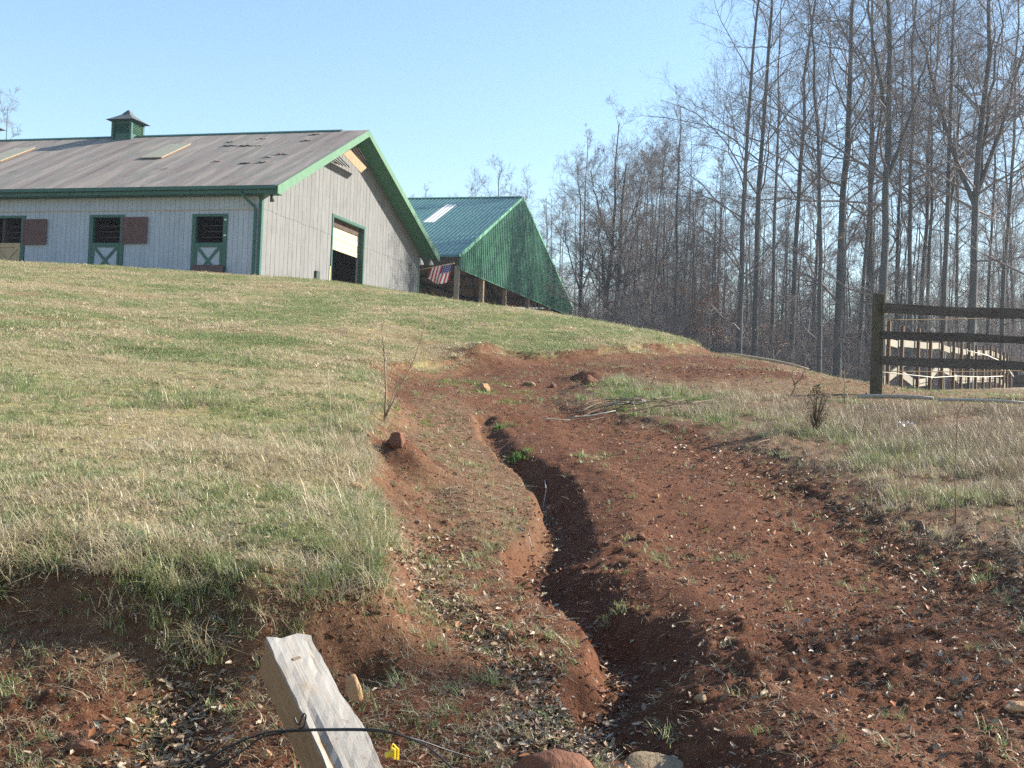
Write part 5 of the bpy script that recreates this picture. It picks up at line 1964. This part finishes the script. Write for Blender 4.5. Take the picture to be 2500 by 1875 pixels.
# ---------- brush in the wood: one mass of thin stems nobody could count
M_BRUSH = simple('underbrush_bark', (0.17, 0.145, 0.14), (0.27, 0.235, 0.225), 3)
brush_pro = []
for i in range(4):
    r_ = np.random.default_rng(500 + i)
    S = np.stack([r_.normal(0, 0.7, 7), r_.normal(0, 0.7, 7), np.zeros(7)], -1)
    D = unit(np.stack([r_.normal(0, 0.35, 7), r_.normal(0, 0.35, 7), np.ones(7)], -1))
    L = r_.uniform(2.0, 5.5, 7)
    P1, R1 = grow(r_, S, D, L, np.full(7, 0.022), 5, 0.12, 0.05, 0.3)
    vs1 = [tubes(P1, R1, 4)]
    S, D, L2, R2 = children(r_, P1, R1, 9, 0.2, 1, 0.8, 0.42, 0.6, L)
    P2, R2_ = grow(r_, S, D, L2, np.maximum(R2, 0.009), 3, 0.16, 0.03, 0.5)
    vs1.append(tubes(P2, R2_, 3))
    S, D, L3, R3 = children(r_, P2, R2_, 6, 0.2, 1, 0.7, 0.55, 0.7, L2)
    P3, R3_ = grow(r_, S, D, L3, np.maximum(R3, 0.007), 2, 0.1, 0.0, 0.6)
    vs1.append(tubes(P3, R3_, 3))
    off, VV, FF = 0, [], []
    for V_, F_ in vs1:
        VV.append(V_)
        FF.append(F_ + off)
        off += len(V_)
    brush_pro.append(mesh_np('brush', np.concatenate(VV), np.concatenate(FF), [M_BRUSH], True))
n = 620
px = rg.uniform(1300, 2600, n)
d = rg.uniform(74, 150, n)
x = (px - 1250 + 5) / FPX * d
ok = ~((px < 1420) & (d < 112))
x, d = x[ok], d[ok]
P = ground_points(x, d)
scatter('wood_underbrush', P, rg.integers(0, 4, len(x)), rot_z(len(x), rg, 0.05), rg.uniform(0.8, 1.5, len(x)) * d / 85, brush_pro, 'grey tangle of bare underbrush filling the wood', 'underbrush')
# ------------------------------------------------------------------ fallen timber post, wires, insulator
t = NT('weathered_square_timber')
co = t.co()
g = t.noise(26, 8, 0.75, co, stretch=(1.2, 0.07, 1.2), dist=1.2)
b = t.noise(5, 4, 0.6, co)
col = t.ramp(g, [(0.34, (0.10, 0.08, 0.065)), (0.43, (0.27, 0.245, 0.215)), (0.52, (0.265, 0.25, 0.228)), (0.7, (0.325, 0.312, 0.295))])
geo = t.n('ShaderNodeNewGeometry')
tx = t.n('ShaderNodeTexCoord')
sp = t.n('ShaderNodeSeparateXYZ')
t.l(tx.outputs['Object'], sp.inputs[0])
side_f = t.ramp(t.math('MULTIPLY', sp.outputs[2], -10.0, True), [(0.0, (0, 0, 0)), (0.12, (0, 0, 0)), (0.22, (1, 1, 1))])
col = t.mix(side_f, col, t.ramp(g, [(0.3, (0.22, 0.13, 0.065)), (0.7, (0.34, 0.21, 0.11))]))
b2 = t.noise(14, 5, 0.7, co)
col = t.mix(t.ramp(b, [(0.54, (0, 0, 0)), (0.70, (0.75, 0.75, 0.75))]), col, (0.24, 0.155, 0.075))
col = t.mix(t.ramp(b2, [(0.60, (0, 0, 0)), (0.70, (0.7, 0.7, 0.7))]), col, (0.15, 0.07, 0.04))
t.color(col)
t.b.inputs['Roughness'].default_value = 0.75
t.bump(g, 0.6, 0.006)
M_TIMBER = t.m

TW = 0.185
far_c = at(707, 1552, 4.55)          # middle of the far end of the upper face
near_c = at(905, 1950, 3.95)
ax = near_c - far_c
Lg = np.linalg.norm(ax)
ax = ax / Lg
sidev = np.cross(ax, np.array([0, 0, 1.0]))
sidev /= np.linalg.norm(sidev)
sidev = sidev * math.cos(0.05) + np.cross(ax, sidev) * math.sin(0.05)
upv = np.cross(sidev, ax)
if upv[2] < 0:
    upv = -upv
timber = empty('timber_post')
timber.matrix_world = Matrix(((sidev[0], ax[0], upv[0], far_c[0]), (sidev[1], ax[1], upv[1], far_c[1]), (sidev[2], ax[2], upv[2], far_c[2]), (0, 0, 0, 1)))
tag(timber, 'fallen square grey timber post lying on the red bank in the foreground', 'post')
V, F = [], []
nl, nw = 26, 7
tr = np.random.default_rng(5)
prof = []
for j in range(nw + 1):
    prof.append((-TW / 2 + TW * j / nw, 0.0))
for j in range(1, nw + 1):
    prof.append((TW / 2, -TW * 0.95 * j / nw))
for j in range(1, nw + 1):
    prof.append((TW / 2 - TW * j / nw, -TW * 0.95))
for j in range(1, nw):
    prof.append((-TW / 2, -TW * 0.95 + TW * 0.95 * j / nw))
npf = len(prof)
for i in range(nl + 1):
    y = (Lg + 0.25) * i / nl
    for k, (a, c_) in enumerate(prof):
        edge_ = 1.0 if (abs(abs(a) - TW / 2) < 1e-6 and (c_ > -0.01)) else 0.3
        nx = 0.004 * edge_ * math.sin(y * 9 + k) + tr.normal(0, 0.0018)
        # wavy, waney left edge with a long split
        if a < -TW * 0.3 and c_ > -0.03:
            nx += 0.007 * math.sin(y * 7.5) + 0.004 * math.sin(y * 19 + 1)
        nz = tr.normal(0, 0.0012) + 0.006 * math.sin(y * 5 + a * 20) * (c_ > -0.01)
        if abs(a - 0.36 * TW) < 0.012 and c_ > -0.01 and y > 0.36:
            nz -= 0.014 * min(1, (y - 0.36) * 5)
        V.append((a + nx, y + (0.012 * math.sin(a * 40) if i == 0 else 0), c_ + nz))
for i in range(nl):
    for k in range(npf):
        k2 = (k + 1) % npf
        F.append((i * npf + k, (i + 1) * npf + k, (i + 1) * npf + k2, i * npf + k2))
F.append(tuple(range(npf)))
F.append(tuple(nl * npf + k for k in reversed(range(npf))))
link('post_body', mesh_from('post_body', V, F, [M_TIMBER]), timber)
for (xx_, yy_, ln) in ((0.02, 0.13, 0.035),):
    MB().beam((xx_ - ln / 2, yy_, 0.004), (xx_ + ln / 2, yy_ + 0.01, 0.006), 0.012, 0.006).build('splinter', M_DRYSTICK, timber)

M_WIRE = simple('black_wire', (0.012, 0.012, 0.012), (0.02, 0.02, 0.02), 20, 0.45, spec=0.5)
zz = lambda x, y: (500 + x * .2863, 1400 + y * .2863)


def wire(pts, r, lab, lift=None):
    P_ = []
    for (x, y, d) in pts:
        P_.append(at(*zz(x, y), d))
    # smooth with catmull-rom
    Q = []
    P_ = np.array(P_)
    ext = np.vstack([2 * P_[0] - P_[1], P_, 2 * P_[-1] - P_[-2]])
    for i in range(1, len(ext) - 2):
        for s_ in np.linspace(0, 1, 6, endpoint=False):
            p0_, p1_, p2_, p3_ = ext[i - 1:i + 3]
            Q.append(0.5 * (2 * p1_ + (p2_ - p0_) * s_ + (2 * p0_ - 5 * p1_ + 4 * p2_ - p3_) * s_ ** 2 + (3 * p1_ - p0_ - 3 * p2_ + p3_) * s_ ** 3))
    Q.append(P_[-1])
    return tag(MB().tube(Q, r, 6).build('wire', M_WIRE, None, True), lab, 'wire')


wire([(-60, 1640, 4.25), (200, 1480, 4.24), (430, 1385, 4.2), (560, 1350, 4.16), (760, 1335, 4.12), (1050, 1328, 4.07), (1400, 1330, 4.03), (1620, 1365, 4.0), (1850, 1450, 4.0), (2000, 1560, 3.98), (2130, 1680, 3.96)], 0.0042,
     'thick black wire running over the fallen post, bending down at the right')
wire([(80, 1665, 4.22), (300, 1530, 4.2), (470, 1405, 4.18), (600, 1365, 4.16), (780, 1345, 4.12), (1050, 1338, 4.065), (1400, 1342, 4.03), (1640, 1375, 4.06), (1850, 1430, 4.1), (2050, 1500, 4.15), (2300, 1580, 4.25)], 0.0034,
     'thinner black wire beside it, trailing off to the far right')
wire([(760, 1220, 4.12), (800, 1290, 4.11), (840, 1200, 4.10), (862, 1215, 4.10), (845, 1300, 4.10), (800, 1325, 4.11)], 0.0032, 'short loop of black wire twisted against the left side of the post')
M_YEL = simple('yellow_plastic', (0.72, 0.50, 0.02), (0.78, 0.56, 0.03), 6, 0.4, spec=0.5)
ins = at(*zz(1600, 1535), 4.02)
ino = tag(empty('insulator', ins, 0.5), 'bright yellow plastic fence insulator at the right edge of the fallen post', 'insulator')
ino.scale = (0.8, 0.8, 0.8)
MB().tube([(-0.032, 0, -0.004), (0.018, 0, 0.0)], 0.013, 10).build('insulator_stem', M_YEL, ino, True)
MB().box(0.0, 0.008, -0.022, 0.022, -0.020, 0.022).build('insulator_flange', M_YEL, ino)
MB().box(0.016, 0.024, -0.020, 0.020, -0.024, 0.024).build('insulator_flange', M_YEL, ino)
MB().tube([(0.0, 0.018, 0.02), (0.012, 0.024, 0.034), (0.024, 0.018, 0.02)], 0.004, 6).build('insulator_hook', M_YEL, ino, True)

# ------------------------------------------------------------------ rocks
from mathutils import noise as mnoise


def rock_mat(name, c0, c1, c2):
    t = NT(name)
    co = t.co()
    g = t.noise(9, 6, 0.65, co)
    b = t.noise(2.5, 3, 0.5, co)
    col = t.ramp(g, [(0.3, c0), (0.65, c1)])
    col = t.mix(t.ramp(b, [(0.45, (0, 0, 0)), (0.65, (0.8, 0.8, 0.8))]), col, c2)
    t.color(col)
    t.b.inputs['Roughness'].default_value = 0.9
    t.bump(t.math('ADD', g, t.noise(40, 4, 0.7, co)), 0.9, 0.014)
    return t.m


M_RROCK = rock_mat('red_clay_rock', (0.11, 0.045, 0.028), (0.20, 0.098, 0.062), (0.135, 0.06, 0.036))
M_TROCK = rock_mat('tan_rock', (0.20, 0.14, 0.085), (0.33, 0.25, 0.16), (0.24, 0.15, 0.08))
M_OROCK = rock_mat('orange_tan_stone', (0.34, 0.20, 0.11), (0.46, 0.30, 0.17), (0.38, 0.20, 0.10))


def rock(px, py, w, h, dpt, mat, lab, seed, sink=0.3, name='rock', rz=0.0, d0=3.0, tilt=0.0, blocky=0.0):
    import bmesh
    g_ = G(px, py, d0)
    bm = bmesh.new()
    bmesh.ops.create_icosphere(bm, subdivisions=4, radius=1.0)
    r_ = np.random.default_rng(seed)
    dirs = unit(r_.normal(size=(9, 3)))
    offs = r_.uniform(0.55, 0.9, 9)
    for vv_ in bm.verts:
        c_ = np.array(vv_.co)
        # cut by random planes: faceted stone
        for dd, oo in zip(dirs, offs):
            e = c_ @ dd - oo
            if e > 0:
                c_ = c_ - dd * e * (0.85 + blocky * 0.15)
        c_ = c_ * (1 + 0.10 * mnoise.noise(Vector(c_ * 2.2 + seed)) + 0.05 * mnoise.noise(Vector(c_ * 6 + seed)) + 0.03 * mnoise.noise(Vector(c_ * 14 + seed)) + 0.05 * math.sin(5 * c_[0] + seed) + 0.05 * math.sin(6 * c_[1] + 2 * seed) + 0.03 * math.sin(11 * c_[2]))
        vv_.co = Vector((c_[0] * w / 2, c_[1] * dpt / 2, c_[2] * h / 2))
    me_ = bpy.data.meshes.new(name)
    bm.to_mesh(me_)
    bm.free()
    me_.materials.append(mat)
    me_.polygons.foreach_set('use_smooth', np.ones(len(me_.polygons), dtype=bool))
    o = link(name, me_)
    o.location = (g_[0], g_[1], g_[2] + h * (0.5 - sink))
    o.rotation_euler = (tilt, tilt * 0.6, rz)
    return tag(o, lab, 'rock')


def pxm(n_, px, py):
    """metres for n_ pixels at that ground spot"""
    return n_ * G(px, py)[1] / FPX


rock(1345, 1915, 0.33, 0.19, 0.26, M_RROCK, 'reddish slab of rock at the bottom edge, left of the rounded tan one', 2, 0.25)
rock(1595, 1920, 0.31, 0.17, 0.24, M_TROCK, 'rounded pitted tan rock at the bottom edge', 9, 0.25)
rock(1730, 1920, 0.13, 0.10, 0.12, M_RROCK, 'small flat reddish rock at the bottom edge, right of the tan one', 4, 0.3)
rock(864, 1705, 0.07, 0.16, 0.06, M_OROCK, 'upright orange-tan stone against the right side of the fallen post', 6, 0.30, rz=0.5, tilt=-0.35)
rock(195, 1838, 0.12, 0.075, 0.09, M_RROCK, 'larger red rock in the bottom left corner', 7, 0.3)
rock(172, 1803, 0.065, 0.05, 0.05, M_RROCK, 'small red rock just above the larger one at bottom left', 8, 0.3)
rock(1180, 956, pxm(30, 1180, 956), pxm(26, 1180, 956), 0.16, M_OROCK, 'rounded orange stone standing beside green tufts on the track', 10, 0.2)
rock(1292, 942, pxm(34, 1292, 942), 0.10, 0.2, M_TROCK, 'flat pale stone in the middle of the cross track', 12, 0.3)
rock(1352, 945, pxm(16, 1352, 945), 0.09, 0.1, M_RROCK, 'small brick-red stone right of the flat pale stone', 13, 0.3)
rock(1436, 938, pxm(44, 1436, 938), 0.24, 0.3, M_RROCK, 'dark red lump of clay at the left tip of the weedy verge', 14, 0.35)
rock(1604, 1215, pxm(16, 1604, 1215), 0.045, 0.05, M_OROCK, 'pale angular stone alone on the dirt lane', 15, 0.2, blocky=1)
rock(1564, 1315, pxm(21, 1564, 1315), 0.05, 0.06, M_RROCK, 'brown brick-shaped clod on the dirt lane', 16, 0.2, blocky=1)
rock(1524, 1108, pxm(11, 1524, 1108), 0.06, 0.04, M_TROCK, 'small upright grey stone high on the dirt lane', 17, 0.2)
rock(970, 1085, pxm(40, 970, 1085), 0.17, 0.15, M_RROCK, 'angular red rock on top of the clay mound by the sapling', 18, 0.3, blocky=1)
rock(1462, 1693, pxm(36, 1462, 1693), 0.05, 0.05, M_RROCK, 'red stone on the floor of the gully', 19, 0.3)
rock(1712, 1712, pxm(38, 1712, 1712), 0.045, 0.05, M_TROCK, 'pale tan stone right of the lower gully', 20, 0.3)
rock(650, 1850, 0.05, 0.045, 0.04, M_OROCK, 'orange stone left of the lower end of the fallen post', 21, 0.3)
rock(870, 1192, 0.12, 0.07, 0.1, M_OROCK, 'flat tan stone under the overhanging grass edge', 22, 0.35)
rock(2490, 1735, 0.14, 0.07, 0.12, M_OROCK, 'flat sunlit stone at the right edge of the dirt lane', 23, 0.4)
# pale chip of wood on the left slope
a = G(268, 1622)
o = MB().hexa([(-.035, -.008, 0), (.04, -.012, 0.012), (.045, .010, 0.014), (-.03, .008, 0.0), (-.03, -.006, .008), (.038, -.01, .024), (.042, .008, .024), (-.026, .006, .008)]).build('wood_chip', M_PLY)
o.location = tuple(a + np.array([0, 0, 0.02]))
o.rotation_euler = (0.2, -0.2, 0.5)
tag(o, 'pale yellow chip of wood on the red slope at left', 'wood chip')

# ------------------------------------------------------------------ sapling, stalks, sticks
M_STEM = simple('sapling_bark', (0.17, 0.12, 0.085), (0.26, 0.19, 0.135), 12)


def stem_pts(pix, d):
    return [at(px, py, d + dd) for px, py, dd in pix]


def sapling(base, stems, lab, cat='sapling', name='sapling', r=0.011, twigs=5, mat=None, seed=0, up=0.5):
    b_ = G(*base)
    d = b_[1]
    o = tag(empty(name, b_), lab, cat)
    rr_ = np.random.default_rng(seed)
    for si, pix in enumerate(stems):
        pts = np.array(stem_pts(pix, d)) - b_
        if si == 0:
            pts[0] = (pts[0][0], 0, -0.03)
        m_ = MB()
        n_ = len(pts)
        rad = [max(0.0025, r * (1 - 0.15 * si) * (1 - 0.8 * i / (n_ - 1))) for i in range(n_)]
        m_.tube(pts, rad, 6)
        for i in range(1, n_):
            for _ in range(twigs if i > 0 else 0):
                t_ = rr_.uniform()
                s_ = pts[i - 1] * (1 - t_) + pts[i] * t_
                if s_[2] < 0.12:
                    continue
                L_ = rr_.uniform(0.06, 0.28) * (0.6 + up)
                dv = np.array([rr_.normal(0, 0.6), rr_.normal(0, 0.6), rr_.uniform(0.2, 1.0)])
                dv = dv / np.linalg.norm(dv) * L_
                m_.tube([s_, s_ + dv * 0.5 + rr_.normal(0, 0.01, 3), s_ + dv], [0.0032, 0.0025, 0.0014], 4, False)
        m_.build('stem', mat or M_STEM, o, True)
    return o


sapling((938, 1034), [[(938, 1036, 0), (942, 960, 0), (940, 900, 0.02), (936, 840, 0.03), (930, 790, 0.04)],
                      [(938, 1025, 0), (962, 975, 0.05), (990, 920, 0.08), (1012, 875, .1), (1030, 820, .12), (1040, 790, .13)],
                      [(938, 1020, 0.0), (955, 980, -0.03), (970, 930, -.05)]], 'thin two-stemmed bare sapling at the edge of the lawn', seed=3, twigs=3)
sapling((2332, 1280), [[(2332, 1285, 0), (2334, 1220, 0), (2330, 1160, 0.0), (2336, 1075, 0.0), (2340, 972, 0)]], 'single tall bare stem rising from the right-hand verge', 'stalk', 'tall_stalk', r=0.007, twigs=1, seed=4)
sapling((2492, 1285), [[(2492, 1288, 0), (2484, 1240, 0), (2478, 1210, 0)]], 'short bare stem at the right edge of the verge', 'stalk', 'tall_stalk', r=0.008, twigs=1, seed=5)
sapling((1935, 965), [[(1930, 967, 0), (1942, 945, 0), (1934, 920, 0), (1938, 890, 0)], [(1938, 940, 0), (1955, 925, 0), (1965, 905, 0)]], 'crooked little bare shrub on the cross track left of the fence', 'shrub', 'small_shrub', r=0.018, twigs=4, seed=6)
sapling((2062, 985), [[(2062, 988, 0), (2062, 950, 0), (2061, 900, 0)]], 'thin straight bare switch left of the fence end post', 'stalk', 'tall_stalk', r=0.008, twigs=2, seed=7)
sapling((1590, 945), [[(1585, 955, 0), (1600, 915, 0), (1608, 878, 0), (1640, 855, .05)], [(1608, 880, 0), (1590, 860, 0)]], 'slanting bare switch above the stick pile', 'stalk', 'tall_stalk', r=0.009, twigs=2, seed=8)
for k, (bx, by, tx_, ty) in enumerate(((1640, 960, 1645, 935), (1660, 972, 1668, 926), (1812, 1010, 1830, 975), (1785, 1035, 1795, 985), (2100, 1060, 2120, 1000))):
    labs_ = ('short cut stake standing left in the stick pile', 'taller cut stake standing right in the stick pile', 'leaning dry stalk in the verge right of the stick pile', 'bent dry stalk in front of the verge grass', 'slanting dry stalk below the near fence post')
    sapling((bx, by), [[(bx, by + 3, 0), ((bx + tx_) / 2 + 2, (by + ty) / 2, 0), (tx_, ty, 0)]], labs_[k], 'stalk', 'dry_stalk', r=0.012 if k < 2 else 0.007, twigs=0 if k < 2 else 2, seed=20 + k, mat=M_DRYSTICK)
# dark bushy seedling on the verge
b_ = G(1992, 1062)
sd = tag(empty('seedling_bush', b_), 'dark bushy seedling with dry leaves standing alone in the verge', 'bush')
m_ = MB()
rr_ = np.random.default_rng(12)
hS = pxm(125, 1992, 1062)
for k in range(46):
    a_ = rr_.uniform(0, 6.28)
    sp_ = rr_.uniform(0.05, 0.32)
    hh = hS * rr_.uniform(0.45, 1.0)
    tip = np.array([math.cos(a_) * sp_ * hS * 0.9, math.sin(a_) * sp_ * hS * 0.9, hh])
    m_.tube([(0, 0, -0.03 + hS * rr_.uniform(0, .3)), tip * np.array([.45, .45, .6]), tip], [0.006, 0.004, 0.0015], 4, False)
m_.build('stem', simple('dark_seedling_stem', (0.09, 0.065, 0.045), (0.14, 0.105, 0.07), 8), sd, True)
m_ = MB()
for k in range(420):
    hh = hS * rr_.uniform(0.15, 0.98) ** 0.8
    rad_ = 0.24 * hS * math.sin(math.pi * min(0.95, hh / hS * 0.8 + 0.15)) * math.sqrt(rr_.uniform())
    a_ = rr_.uniform(0, 6.28)
    c_ = np.array([math.cos(a_) * rad_, math.sin(a_) * rad_, hh])
    e1, e2 = unit(rr_.normal(size=3)) * 0.016, unit(rr_.normal(size=3)) * 0.007
    m_.poly([c_ - e1, c_ - e2, c_ + e1, c_ + e2])
m_.build('foliage', simple('dull_seedling_leaf', (0.085, 0.075, 0.045), (0.14, 0.105, 0.06), 8), sd)
# straw stems on the lawn edge
for k, (bx, by, tx_, ty) in enumerate(((808, 1062, 800, 900), (815, 1050, 826, 935), (795, 1000, 790, 925))):
    sapling((bx, by), [[(bx, by + 3, 0), ((bx + tx_) / 2 + 3, (by + ty) / 2, 0), (tx_, ty, 0)]],
            ('tallest straw stem standing in the lawn left of the sapling', 'second straw stem standing closest to the sapling', 'short straw stem farthest left of the sapling')[k], 'stalk', 'straw_stem', r=0.0045, twigs=1, seed=30 + k, mat=M_STRAW)
# stick pile
cb = G(1590, 1000)
pile = tag(empty('stick_pile', cb), 'loose pile of pale dry sticks at the edge of the verge', 'stick pile')
rr_ = np.random.default_rng(31)
for k in range(26):
    cx_, cy_ = cb[0] + rr_.normal(-0.15, 0.42), cb[1] + rr_.normal(0, 0.35)
    L_ = rr_.uniform(0.2, 0.85)
    a_ = rr_.normal(0.35, 0.45)
    p_, q_ = np.array([cx_ - math.cos(a_) * L_ / 2, cy_ - math.sin(a_) * L_ / 2, 0]), np.array([cx_ + math.cos(a_) * L_ / 2, cy_ + math.sin(a_) * L_ / 2, 0])
    pts = []
    for t_ in np.linspace(0, 1, 5):
        w_ = p_ * (1 - t_) + q_ * t_ + rr_.normal(0, 0.015, 3)
        w_[2] = float(TH(w_[0], w_[1])) + 0.03 + 0.15 * rr_.uniform() * math.exp(-((cx_ - cb[0]) ** 2 + (cy_ - cb[1]) ** 2) * 4) + 0.02 * k / 26
        pts.append(w_ - cb)
    zz_ = np.linspace(pts[0][2], pts[-1][2], 5)
    for i in range(5):
        pts[i][2] = 0.5 * pts[i][2] + 0.5 * zz_[i]
    r_ = rr_.uniform(0.004, 0.012)
    MB().tube(pts, [r_, r_ * .95, r_ * .85, r_ * .7, r_ * .5], 6).build('stick', M_DRYSTICK if k % 7 else M_PALEPOLE, pile, True)
# single twigs lying about
for k, (pa, pb, r_, lab) in enumerate((((1330, 1175), (1325, 1245), 0.006, 'curved white twig hanging over the gully edge'), ((1265, 1290), (1300, 1350), 0.007, 'grey twig lying across the gully floor'),
                                       ((2040, 1215), (2120, 1250), 0.005, 'thin fallen stem at the foot of the verge, left one'), ((2200, 1310), (2320, 1350), 0.005, 'thin fallen stem at the foot of the verge, right one'),
                                       ((1820, 1105), (1880, 1075), 0.006, 'dry twig leaning on the verge edge'), ((2430, 1380), (2520, 1450), 0.006, 'long dry stem drooping over the dirt at the right edge'))):
    a, b = G(*pa), G(*pb)
    mid = (a + b) / 2 + np.array([0.02, 0, 0.05])
    tag(MB().tube([a + (0, 0, .01), mid, b + (0, 0, .012)], [r_, r_ * .8, r_ * .5], 6).build('twig', M_PALEPOLE if k < 2 else M_DRYSTICK, None, True), lab, 'twig')
# litter
a = G(1583, 955)
o = MB().hexa([(-.10, -.03, 0), (.10, -.05, 0), (.12, .04, 0), (-.08, .05, 0), (-.09, -.02, .02), (.09, -.03, .05), (.1, .02, .03), (-.07, .03, .03)]).build('litter', simple('red_plastic', (0.6, 0.08, 0.04), (0.7, 0.12, 0.06), 5, 0.5))
o.location = tuple(a + np.array([0, 0, .01]))
tag(o, 'small scrap of red plastic on the cross track', 'litter')
for k, (px, py) in enumerate(((2200, 1056), (2214, 1054))):
    a = G(px, py)
    m_ = MB()
    rr_ = np.random.default_rng(60 + k)
    for _ in range(7):
        c_ = rr_.normal(0, 0.015, 3) + np.array([0, 0, 0.10])
        e1, e2 = unit(rr_.normal(size=3)) * 0.025, unit(rr_.normal(size=3)) * 0.018
        m_.poly([c_ - e1, c_ - e2, c_ + e1, c_ + e2])
    o = m_.build('litter', M_LAMP)
    o.location = tuple(a)
    tag(o, ('crumpled white scrap in the dry weeds, left one', 'crumpled white scrap in the dry weeds, right one')[k], 'litter')

# ------------------------------------------------------------------ shrubs that kept their brown leaves
M_BLEAF = leaf_mat('rust_brown_leaf', [(0.0, (0.17, 0.07, 0.035)), (0.6, (0.27, 0.12, 0.06)), (1.0, (0.36, 0.19, 0.10))])


def leafy_shrub(px, d, zc_py, wpx, hpx, n, lab, seed):
    rr = np.random.default_rng(seed)
    x = xat(px, d)
    zg = float(TH(np.array([x]), np.array([d]))[0])
    o = tag(empty('brown_leaved_tree', (x, d, zg)), lab, 'tree', 'trees that kept their brown leaves')
    c_ = at(px, zc_py, d)
    hz = c_[2] - zg
    W_, H_ = wpx * d / FPX, hpx * d / FPX
    top = hz + H_ * 0.5
    m_ = MB()
    m_.tube([(0, 0, -.2), (0.1, 0, top * .5), (0, 0.1, top)], [0.09, 0.06, 0.015], 7)
    m_.build('trunk', M_BARK, o, True)
    V_, F_ = [], []
    ncl = 26
    cl = np.stack([rr.normal(0, W_ * 0.27, ncl), rr.normal(0, W_ * 0.27, ncl), hz + rr.uniform(-H_ / 2, H_ / 2, ncl)], -1)
    br = MB()
    for q_ in cl:
        br.tube([(0, 0, max(0.3, q_[2] - 0.9)), q_ * np.array([.5, .5, 1]) - (0, 0, .2), q_], [0.02, 0.014, 0.006], 4, False)
    br.build('crown', M_TWIG, o)
    for i in range(n):
        q_ = cl[rr.integers(ncl)] + rr.normal(0, 1, 3) * np.array([.42, .42, .16])
        e1 = unit(rr.normal(size=3) * np.array([1, 1, .5])) * rr.uniform(0.04, 0.075)
        e2 = unit(rr.normal(size=3)) * rr.uniform(0.02, 0.035)
        b0 = len(V_)
        V_ += [q_ - e1, q_ - e2, q_ + e1, q_ + e2]
        F_.append((b0, b0 + 1, b0 + 2, b0 + 3))
    link('foliage', mesh_np('foliage', np.array(V_), np.array(F_), [M_BLEAF]), o)


leafy_shrub(1725, 66, 760, 150, 130, 2000, 'low rust-leaved tree left of the leftmost near trunk', 1)
leafy_shrub(1738, 70, 610, 110, 120, 900, 'taller rust-leaved tree above the low one, left of the near trunks', 2)
leafy_shrub(1885, 68, 820, 90, 60, 500, 'small rust-leaved tree above the log on the brow', 3)
leafy_shrub(1660, 78, 800, 80, 60, 500, 'low rust-leaved tree where the lawn crest meets the wood', 4)
leafy_shrub(1425, 100, 750, 60, 50, 250, 'tiny rust-leaved tree beside the right foot of the arena', 5)
leafy_shrub(2360, 72, 720, 120, 120, 350, 'thin rust-leaved tree behind the middle of the near fence', 6)

# ------------------------------------------------------------------ thin winter haze
hz = NT('winter_haze')
hz.t.nodes.remove(hz.b)
pv = hz.n('ShaderNodeVolumePrincipled')
pv.inputs['Color'].default_value = (0.72, 0.85, 1.0, 1)
pv.inputs['Density'].default_value = 0.0004
pv.inputs['Anisotropy'].default_value = 0.3
hz.l(pv.outputs[0], hz.out.inputs['Volume'])
hzo = MB().box(-905, 905, -62, 905, float(GZ.min()) - 1.0, 45).build('haze', hz.m)
tag(hzo, 'thin pale winter haze over the whole place', None, None, 'stuff')
